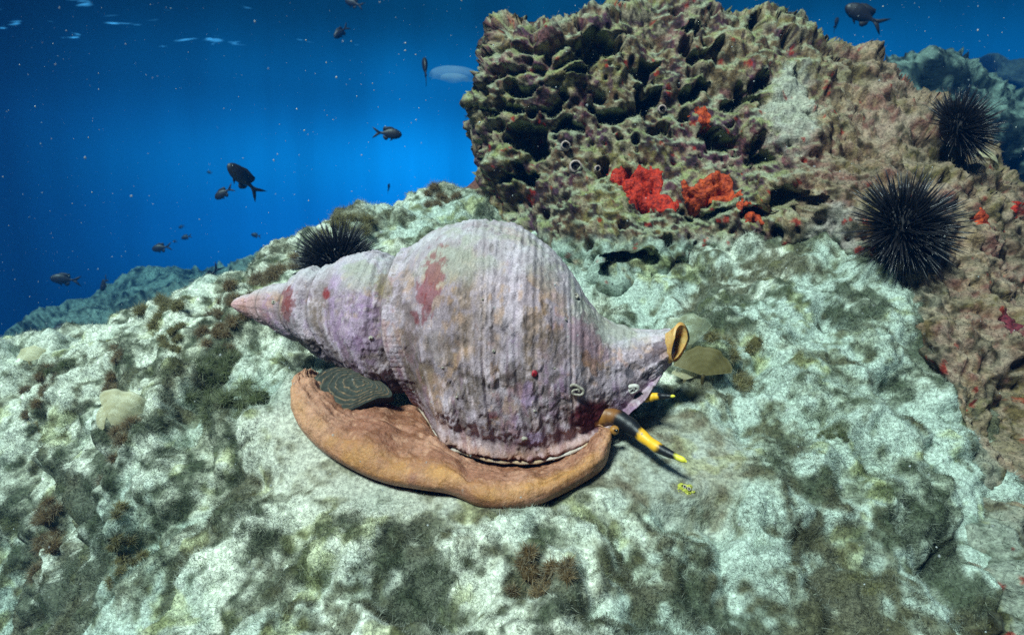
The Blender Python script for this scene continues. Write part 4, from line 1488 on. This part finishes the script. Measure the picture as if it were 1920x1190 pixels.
def mat_blade(name, alpha, tint):
    m, nt, N, L = mat_new(name)
    out = N('ShaderNodeOutputMaterial')
    a = N('ShaderNodeAttribute')
    a.attribute_name = 'Col'
    v = N('ShaderNodeVectorMath')
    v.operation = 'MULTIPLY'
    L(a.outputs['Color'], v.inputs[0])
    v.inputs[1].default_value = tint
    d = N('ShaderNodeBsdfPrincipled')
    d.inputs['Roughness'].default_value = .6
    L(v.outputs[0], d.inputs['Base Color'])
    t = N('ShaderNodeBsdfTranslucent')
    L(v.outputs[0], t.inputs[0])
    m1 = N('ShaderNodeMixShader')
    m1.inputs[0].default_value = .4
    L(d.outputs[0], m1.inputs[1])
    L(t.outputs[0], m1.inputs[2])
    tr = N('ShaderNodeBsdfTransparent')
    m2 = N('ShaderNodeMixShader')
    m2.inputs[0].default_value = alpha
    L(tr.outputs[0], m2.inputs[1])
    L(m1.outputs[0], m2.inputs[2])
    L(m2.outputs[0], out.inputs[0])
    return m


M_blade = mat_blade('fan_blade', .52, (1.12, 1.15, 1.08))
M_clear = mat_blade('clear_fan_blade', .24, (1.1, 1.25, 1.2))
M_brown = mat_blade('brown_fan_blade', .80, (.36, .33, .18))


def seat(px, py):
    return float(w2px(msurf(px, py)[0])[2])


fan(1294, 648, seat(1294, 648) - .008, .030, R(8), R(-4), 1.7, .08, 'clear glassy fan alga standing behind the snail breathing tube', M_clear, cup=.15, roll=R(4))
fan(1318, 704, seat(1318, 704) - .006, .026, R(-6), R(-8), 2.7, .06, 'broad olive-brown fan alga in front of the glassy one', M_brown, cup=.15, roll=R(6))
fan(1372, 690, seat(1372, 690), .024, R(55), R(-20), 1.8, .25, 'narrow whitish curled fan alga on the silt beside the brown fan', M_clear, roll=R(18))
fan(1284, 712, seat(1284, 712), .0125, R(-20), R(-10), 2.4, .15, 'tiny banded fan alga just above the shorter tentacle', M_blade)
fan(1336, 712, seat(1336, 712), .0145, R(25), R(-10), 2.2, .15, 'little pale banded fan alga below the broad brown fan', M_blade)
fan(212, 800, seat(212, 800) - .012, .034, R(8), R(-8), 1.6, .22, 'large cupped cream fan alga on the bright slope beyond the foot', M_blade, cup=.35, roll=R(18), stem=False)
fan(196, 806, seat(196, 806) - .014, .024, R(-20), R(-8), 1.5, .22, 'smaller cream fan alga leaning on the large cupped one', M_blade, cup=.35, roll=R(-42), stem=False)
fan(70, 792, seat(70, 792), .026, R(30), R(-35), 1.8, .35, 'small pale green fan alga at the outer end of the slope', M_blade, roll=R(-40))
fan(55, 678, seat(55, 690), .022, R(10), R(-20), 2.4, .2, 'small cream fan alga on the ridge before the far reef', M_blade)
p, n = bsurf(1870, 300)
fan(1872, 318, float(w2px(p)[2]) - .01, .034, R(60), R(-10), 2.4, .3, 'cream fan alga on the crest beside the upper urchin', M_blade, cup=.5, roll=R(25))


# ------------------------------------------------------------------ algae tufts
def tuft(px, py, rad, cols, label, nb=900, h=1.0, on='m', dd=0.0):
    if on == 'm':
        p, n = msurf(px, py)
    else:
        p, n = bsurf(px, py)
    n = n * .6 + np.array([0, -.1, .5])
    n /= np.linalg.norm(n)
    u, v, w = basis(n)
    nl = 13
    off = np.clip(rng.normal(size=(nl, 2)), -1.6, 1.6) * rad * .70
    lr = rad * (.14 + .24 * rng.random(nl))
    cen = p + off[:, :1] * u + off[:, 1:] * v * .8 + n * (lr * .1)[:, None]
    near = np.where(((MP - p) ** 2).sum(1) < (rad * 3) ** 2)[0]
    for q in range(nl):
        cen[q] = MP[near[np.argmin(((MP[near, :2] - cen[q, :2]) ** 2).sum(1))]] + n * lr[q] * .1
    li = rng.integers(0, nl, nb)
    k = rng.normal(size=(nb, 3))
    k /= np.linalg.norm(k, axis=1, keepdims=True)
    k[:, 2] = np.abs(k[:, 2])
    D = k[:, :1] * u + k[:, 1:2] * v + k[:, 2:] * w
    r0 = lr[li] * (.55 + .5 * rng.random(nb))
    base = cen[li] + D * r0[:, None]
    mixv = np.clip(rng.random(nb) * .6 + .5 * fbm(base, 120, 3, .6, 5) + .2, 0, 1)
    cA = lerp(np.tile(cols[0], (nb, 1)), np.array(cols[1]), mixv)
    cT = lerp(cA * 1.3, np.array([0.58, 0.60, 0.48]), rng.random(nb) ** 1.2 * .85)
    V, Ft, C = blades(base, D, rad * (.16 + .36 * rng.random(nb)), np.full(nb, max(.0005, rad * .016)), np.full(nb, 1.1), cA, cT)
    prt = [(V, Ft, C)]
    for q in range(nl):
        Vb, Fb = ball(cen[q], n, lr[q] * .9, .85, 14, 8)
        Vb = Vb + fbm(Vb, 90, 3, .6, 9)[:, None] * lr[q] * .35 * (Vb - cen[q]) / lr[q]
        prt.append((Vb, Fb, np.tile(np.array(cols[0]), (len(Vb), 1))))
    V, Ft, C = merge(prt)
    o = obj('algae_tuft', mesh_np('algae_tuft', V - p, Ft, M_turf, C, smooth=False), None, label, 'algae', 'algae tufts on the slope')
    o.location = p


OLI = ((.15, .13, .05), (.32, .27, .11))
BRO = ((.13, .085, .038), (.30, .20, .09))
GRN = ((.085, .105, .045), (.22, .25, .11))
for a_ in [(300, 590, .022, OLI, 'olive algae tuft standing up on the ridge beyond the spire tip'),
           (425, 622, .020, BRO, 'brown algae tuft on pale silt just below the spire tip'),
           (515, 505, .030, BRO, 'bushy brown algae tuft on the ridge just beyond the spire'),
           (440, 545, .022, BRO, 'low rusty algae tuft on the ridge above the spire tip'),
           (655, 425, .030, OLI, 'golden olive algae tuft on the ridge above the half-hidden urchin'),
           (215, 685, .018, BRO, 'dark brown algae tuft on the bright slope above the cupped fan'),
           (72, 722, .018, BRO, 'slender brown algae tuft on the outer slope above the green fan'),
           (108, 695, .014, GRN, 'small green algae tuft on the outer slope near the ridge'),
           (320, 628, .013, OLI, 'little golden algae tuft on the bright slope below the ridge tuft'),
           (442, 745, .026, GRN, 'round dark olive algae tuft beside the foot and its lid'),
           (385, 700, .026, GRN, 'wide green algae tuft between the spire and the cupped fan'),
           (225, 815, .016, BRO, 'rusty algae tuft at the base of the cupped fan'),
           (228, 1005, .014, OLI, 'golden brown algae tuft low on the slope near the dark hollow'),
           (80, 955, .022, BRO, 'brown algae tuft at the edge of the dark hollow'),
           (1390, 705, .022, OLI, 'olive algae tuft beside the whitish curled fan'),
           (1015, 1090, .016, BRO, 'dark brown algae tuft at the end of the yellow-green crest'),
           (1562, 812, .008, GRN, 'small dark green algae ball on the silt right of the tentacle'),
           (830, 372, .022, BRO, 'shaggy brown algae tuft on the ridge against the boulder')]:
    tuft(*a_, nb=int(1500 + a_[2] * 110000))

# yellow sea squirt with two openings
p, n = msurf(1287, 915)
n = n * .5 + np.array([0.05, -.8, .5]) * .6
n /= np.linalg.norm(n)
sq = empty('sea_squirt', p.tolist(), 'tiny yellow sea squirt with two dark openings below the long tentacle', 'sea squirt')
u, v, w = basis(n)
V, Ft, _ = merge([ball(u * a * .0030 + v * b_ * .0030 - n * .0008, n, r_, .8, 12, 8) for a, b_, r_ in ((0, 0, .0034), (1.1, .3, .0024), (-1.0, .6, .0026), (.4, -1.1, .0022), (-.7, -.9, .0020), (1.6, -.8, .0016), (-1.7, -.2, .0017))])
V = V + (fbm(V, 420, 3, .6, 3) * .0016)[:, None] * n
obj('body', mesh_np('body', V, Ft, M_squirt), sq)
u, v, w = basis(n)
for dx, dy in ((-.0022, .0016), (.0024, -.0012)):
    c0 = n * .0022 + u * dx * .62 + v * dy * .62
    t = np.linspace(0, 2 * math.pi, 25)[:-1]
    path = c0 + .0010 * (np.cos(t)[:, None] * u + np.sin(t)[:, None] * v)
    V, Ft = tube(np.r_[path, path[:1]], .00038, 6, cap=False)
    rimo = obj('opening_rim', mesh_np('opening_rim', V, Ft, M_barn), sq)
    V, Ft = ball(c0, n, .0009, .3, 12, 6)
    obj('opening', mesh_np('opening', V, Ft, M_dark), rimo)


# ------------------------------------------------------------------ fish
def fish_meshes():
    # unit fish, head at +x, length 1, body height about 0.36, thickness 0.17
    t = np.linspace(0, 1, 26)
    hgt = np.interp(t, [0, .04, .12, .28, .45, .62, .78, .86, 1], [.015, .075, .125, .175, .185, .155, .085, .048, .040])
    thk = np.interp(t, [0, .04, .12, .28, .45, .62, .78, .86, 1], [.012, .045, .07, .088, .085, .062, .034, .02, .012])
    zc = np.interp(t, [0, .3, .6, 1], [-.015, 0.0, .005, .012])
    a = np.linspace(0, 2 * math.pi, 16, endpoint=False)
    V = np.concatenate([np.stack([np.full(16, .5 - .76 * q), thk[i] * np.cos(a), zc[i] + hgt[i] * np.sin(a)], 1) for i, q in enumerate(t)])
    Fq = grid_faces(26, 16, True)
    V = np.r_[V, [[.505, 0, -.015]], [[-.262, 0, .012]]]
    k = np.arange(16)
    Ft = np.concatenate([quads_to_tris(Fq), np.stack([(k + 1) % 16, k, np.full(16, 416)], 1), np.stack([400 + k, 400 + (k + 1) % 16, np.full(16, 417)], 1)])
    body = mesh_np('body', V, Ft, M_fish)

    def fin(pts, th=.008):
        P = np.array(pts, float)
        n = len(P)
        c = P.mean(0)
        Vf = np.r_[np.c_[P[:, 0], np.full(n, th), P[:, 1]], np.c_[P[:, 0], np.full(n, -th), P[:, 1]], [[c[0], th, c[1]]], [[c[0], -th, c[1]]]]
        k = np.arange(n)
        k2 = (k + 1) % n
        Fc = np.concatenate([np.stack([k, k2, np.full(n, 2 * n)], 1), np.stack([k2 + n, k + n, np.full(n, 2 * n + 1)], 1),
                             np.stack([k, k + n, k2 + n], 1), np.stack([k, k2 + n, k2], 1)])
        return Vf, Fc
    tail = [fin([(-.22, .045), (-.30, .075), (-.42, .155), (-.54, .215), (-.47, .12), (-.385, .03), (-.36, .012), (-.22, -.01)]),
            fin([(-.22, .03), (-.36, .012), (-.385, -.01), (-.47, -.10), (-.54, -.195), (-.42, -.135), (-.30, -.055), (-.22, -.025)])]
    tm = mesh_np('tail_fin', *merge(tail)[:2], M_fin, smooth=False)
    dm = mesh_np('dorsal_fin', *fin([(.28, .13), (.24, .19), (.14, .235), (.02, .235), (-.06, .225), (-.12, .235), (-.165, .16), (-.15, .06), (.1, .12)]), M_fin, smooth=False)
    am = mesh_np('anal_fin', *fin([(.04, -.15), (-.02, -.225), (-.09, -.225), (-.155, -.14), (-.15, -.05), (-.02, -.12)]), M_fin, smooth=False)
    vm = mesh_np('pelvic_fin', *fin([(.22, -.14), (.18, -.20), (.08, -.255), (.13, -.16)]), M_fin, smooth=False)
    Ve, Fe = ball(np.array([.40, .058, .03]), (0, 1, 0), .026, .5, 10, 6)
    Ve2, Fe2 = ball(np.array([.40, -.058, .03]), (0, -1, 0), .026, .5, 10, 6)
    return body, tm, dm, am, vm, mesh_np('eye', Ve, Fe, M_eye), mesh_np('eye', Ve2, Fe2, M_eye)


FM = fish_meshes()
FN_ = ('body', 'tail_fin', 'dorsal_fin', 'anal_fin', 'pelvic_fin', 'eye', 'eye')


def fish(hx, hy, tx, ty, size, away, label, roll=0.0):
    """head pixel, tail pixel; `away` = how far the nose points from the camera (-1..1, part of its length)"""
    lp_ = math.hypot(hx - tx, hy - ty)
    inplane = math.sqrt(max(.05, 1 - away ** 2))
    d = size * inplane / (lp_ * K)
    hd = at(hx, hy, d + size * away * .5)
    tl = at(tx, ty, d - size * away * .5)
    f = hd - tl
    f = f / np.linalg.norm(f)
    side = np.cross((0, 0, 1.0), f)
    if np.linalg.norm(side) < .05:
        side = np.array([1.0, 0, 0])
    side /= np.linalg.norm(side)
    up = np.cross(f, side)
    c, s_ = math.cos(roll), math.sin(roll)
    side, up = side * c + up * s_, up * c - side * s_
    e = empty('damselfish', ((hd + tl) / 2).tolist(), label, 'fish', 'dark damselfish in the open water')
    e.rotation_euler = Matrix(np.stack([f, side, up], 1).tolist()).to_euler()
    e.scale = (size,) * 3
    for nm, me in zip(FN_, FM):
        o = bpy.data.objects.new(nm, me)
        COL.objects.link(o)
        o.parent = e


for a_ in [(646, 0, 682, 14, .10, .2, 'dark fish highest in the water, above a second slanting fish'),
           (626, 71, 654, 49, .09, -.3, 'dark fish slanting head down under the highest one'),
           (795, 106, 800, 155, .10, .6, 'dark fish swimming straight up beside the pale oval'),
           (753, 252, 700, 249, .10, .1, 'dark fish seen side on with a clear forked tail, level with the overhang'),
           (434, 312, 482, 362, .11, -.45, 'largest dark fish with wide forked tail above a smaller one'),
           (402, 372, 438, 351, .085, .2, 'small dark fish tucked under the largest one'),
           (730, 344, 727, 361, .085, .7, 'tiny fish end on above the mossy ridge'),
           (889, 215, 871, 220, .085, .3, 'tiny dark fish close to the boulder overhang'),
           (97, 521, 148, 527, .11, -.15, 'deep-bodied dark fish above the outer end of the far reef'),
           (189, 546, 202, 519, .09, .6, 'thin dark fish end on over the far reef crest'),
           (284, 467, 322, 462, .10, .1, 'long dark fish trailing the loose little shoal'),
           (339, 447, 360, 442, .085, .2, 'plump little fish in the loose shoal'),
           (323, 452, 334, 453, .085, .5, 'faint speck of a fish in the middle of the loose shoal'),
           (334, 427, 347, 423, .09, .3, 'faint little fish at the top of the loose shoal'),
           (470, 439, 490, 444, .085, .2, 'lone small fish above the ridge near the spire'),
           (382, 538, 411, 499, .10, -.3, 'dark fish diving head down before the far reef'),
           (94, 624, 141, 610, .10, .1, 'fish hugging the shaded face of the far reef'),
           (1572, 31, 1562, 60, .09, .55, 'stubby dark fish just over the boulder crest'),
           (1587, 11, 1656, 50, .13, .1, 'long dark fish swimming above the boulder crest'),
           (387, 322, 399, 325, .09, .4, 'very faint fish beyond the largest fish'),
           (318, 509, 329, 512, .09, .4, 'tiny fish low over the far reef')]:
    fish(*a_)

# ------------------------------------------------------------------ pale drifting oval, its nature unknown
oval_e = empty('pale_oval', at(852, 146, 1.9).tolist(), 'pale translucent oval form drifting beside the boulder overhang', 'pale_oval')
V, F2 = [], []
for j in range(15):
    t = j / 14 * 1.15
    for k in range(40):
        p_ = 2 * math.pi * k / 40
        r_ = .075 * math.sin(min(t * math.pi / 2, 1.57)) * (1 + .06 * math.sin(p_ * 5))
        V.append((r_ * math.cos(p_) * 1.05, r_ * math.sin(p_), .034 * math.cos(t * math.pi / 2) + .004 * math.sin(p_ * 5) * t))
obj('outer_disc', mesh_np('outer_disc', np.array(V), grid_faces(15, 40, True), M_pale_oval), oval_e)
V = np.array(V) * (.55, .55, .5) - np.array((0, 0, .004))
obj('inner_disc', mesh_np('inner_disc', V, grid_faces(15, 40, True), M_pale_oval), oval_e)
oval_e.rotation_euler = (R(14), R(4), 0)

# ------------------------------------------------------------------ particles hanging in the water
def marine_snow():
    n = 8000
    d = 0.22 + 3.2 * rng.random(n) ** 1.6
    px, py = rng.uniform(-250, 2170, n), rng.uniform(-200, 1390, n)
    P = at(px, py, d)
    gz = tps_m(P[:, :2])
    ok = (P[:, 2] > gz + .004) | (P[:, 1] > 1.0)
    P, d = P[ok], d[ok]
    n = len(P)
    s = (0.00018 + 0.0011 * rng.random(n) ** 6) * (0.28 + d * .8)
    q = np.array([[1, 0, 0], [-1, 0, 0], [0, 1, 0], [0, -1, 0], [0, 0, 1], [0, 0, -1]], float)
    f = np.array([[0, 2, 4], [2, 1, 4], [1, 3, 4], [3, 0, 4], [2, 0, 5], [1, 2, 5], [3, 1, 5], [0, 3, 5]])
    V = P[:, None, :] + q[None] * s[:, None, None] * (0.6 + .9 * rng.random((n, 6, 1)))
    Ft = (f[None] + (np.arange(n) * 6)[:, None, None]).reshape(-1, 3)
    obj('marine_snow', mesh_np('marine_snow', V.reshape(-1, 3), Ft, M_snow), kind='stuff', label='white specks of drifting particles in the water', cat='particles')


marine_snow()

# ------------------------------------------------------------------ water surface seen from below
def water_surface():
    nxs, nys = 90, 70
    x, y = np.meshgrid(np.linspace(-24, -2.4, nxs), np.linspace(3, 11.2, nys))
    P = np.c_[x.ravel(), y.ravel(), np.zeros(nxs * nys)]
    P[:, 2] = 2.75 + .05 * fbm(P * np.array([1, .7, 1]), .6, 3, .5, 501) + .02 * fbm(P, 2.2, 3, .5, 505)
    m, nt, N, L = mat_new('rippled_surface')
    out = N('ShaderNodeOutputMaterial')
    tc = N('ShaderNodeTexCoord')
    mp = N('ShaderNodeMapping')
    mp.inputs['Scale'].default_value = (.55, 1.1, 1)
    mp.inputs['Rotation'].default_value = (0, 0, R(-28))
    L(tc.outputs['Object'], mp.inputs[0])
    n1 = N('ShaderNodeTexNoise')
    n1.inputs['Scale'].default_value = 1.9
    n1.inputs['Detail'].default_value = 3
    n1.inputs['Distortion'].default_value = .6
    L(mp.outputs[0], n1.inputs['Vector'])
    r = N('ShaderNodeMapRange')  # glints painted as blue translucent patches cut out of the noise
    r.inputs['From Min'].default_value = .645
    r.inputs['From Max'].default_value = .73
    L(n1.outputs[0], r.inputs[0])
    tr = N('ShaderNodeBsdfTransparent')
    tl = N('ShaderNodeBsdfTranslucent')
    tl.inputs[0].default_value = (.10, .40, .80, 1)
    mx = N('ShaderNodeMixShader')
    L(r.outputs[0], mx.inputs[0])
    L(tr.outputs[0], mx.inputs[1])
    L(tl.outputs[0], mx.inputs[2])
    L(mx.outputs[0], out.inputs[0])
    obj('water_surface', mesh_np('water_surface', P, grid_faces(nys, nxs), m), kind='structure', label='rippled sea surface seen from below')


water_surface()

# ------------------------------------------------------------------ the body of water (even blue haze)
def haze():
    x0, x1, y0, y1, z0, z1 = -9, 9, -1.5, 9, -4.0, 1.35
    V = np.array([(x, y, z) for x in (x0, x1) for y in (y0, y1) for z in (z0, z1)], float)
    Fq = np.array([(0, 1, 3, 2), (4, 6, 7, 5), (0, 4, 5, 1), (2, 3, 7, 6), (0, 2, 6, 4), (1, 5, 7, 3)])
    m, nt, N, L = mat_new('sea_water')
    out = N('ShaderNodeOutputMaterial')
    v = N('ShaderNodeVolumePrincipled')
    v.inputs['Color'].default_value = (.003, .034, .11, 1)
    v.inputs['Absorption Color'].default_value = (.20, .66, .86, 1)
    v.inputs['Density'].default_value = 0.30
    v.inputs['Anisotropy'].default_value = 0.2
    L(v.outputs[0], out.inputs['Volume'])
    obj('haze', mesh_np('haze', V, Fq, m, smooth=False), kind='stuff', label='clear blue sea water filling the scene', cat='water')


haze()
print('tris', sum(len(o.data.loop_triangles) or sum(max(0, p.loop_total - 2) for p in o.data.polygons) for o in bpy.data.objects if o.type == 'MESH' and o.data.users == 1))
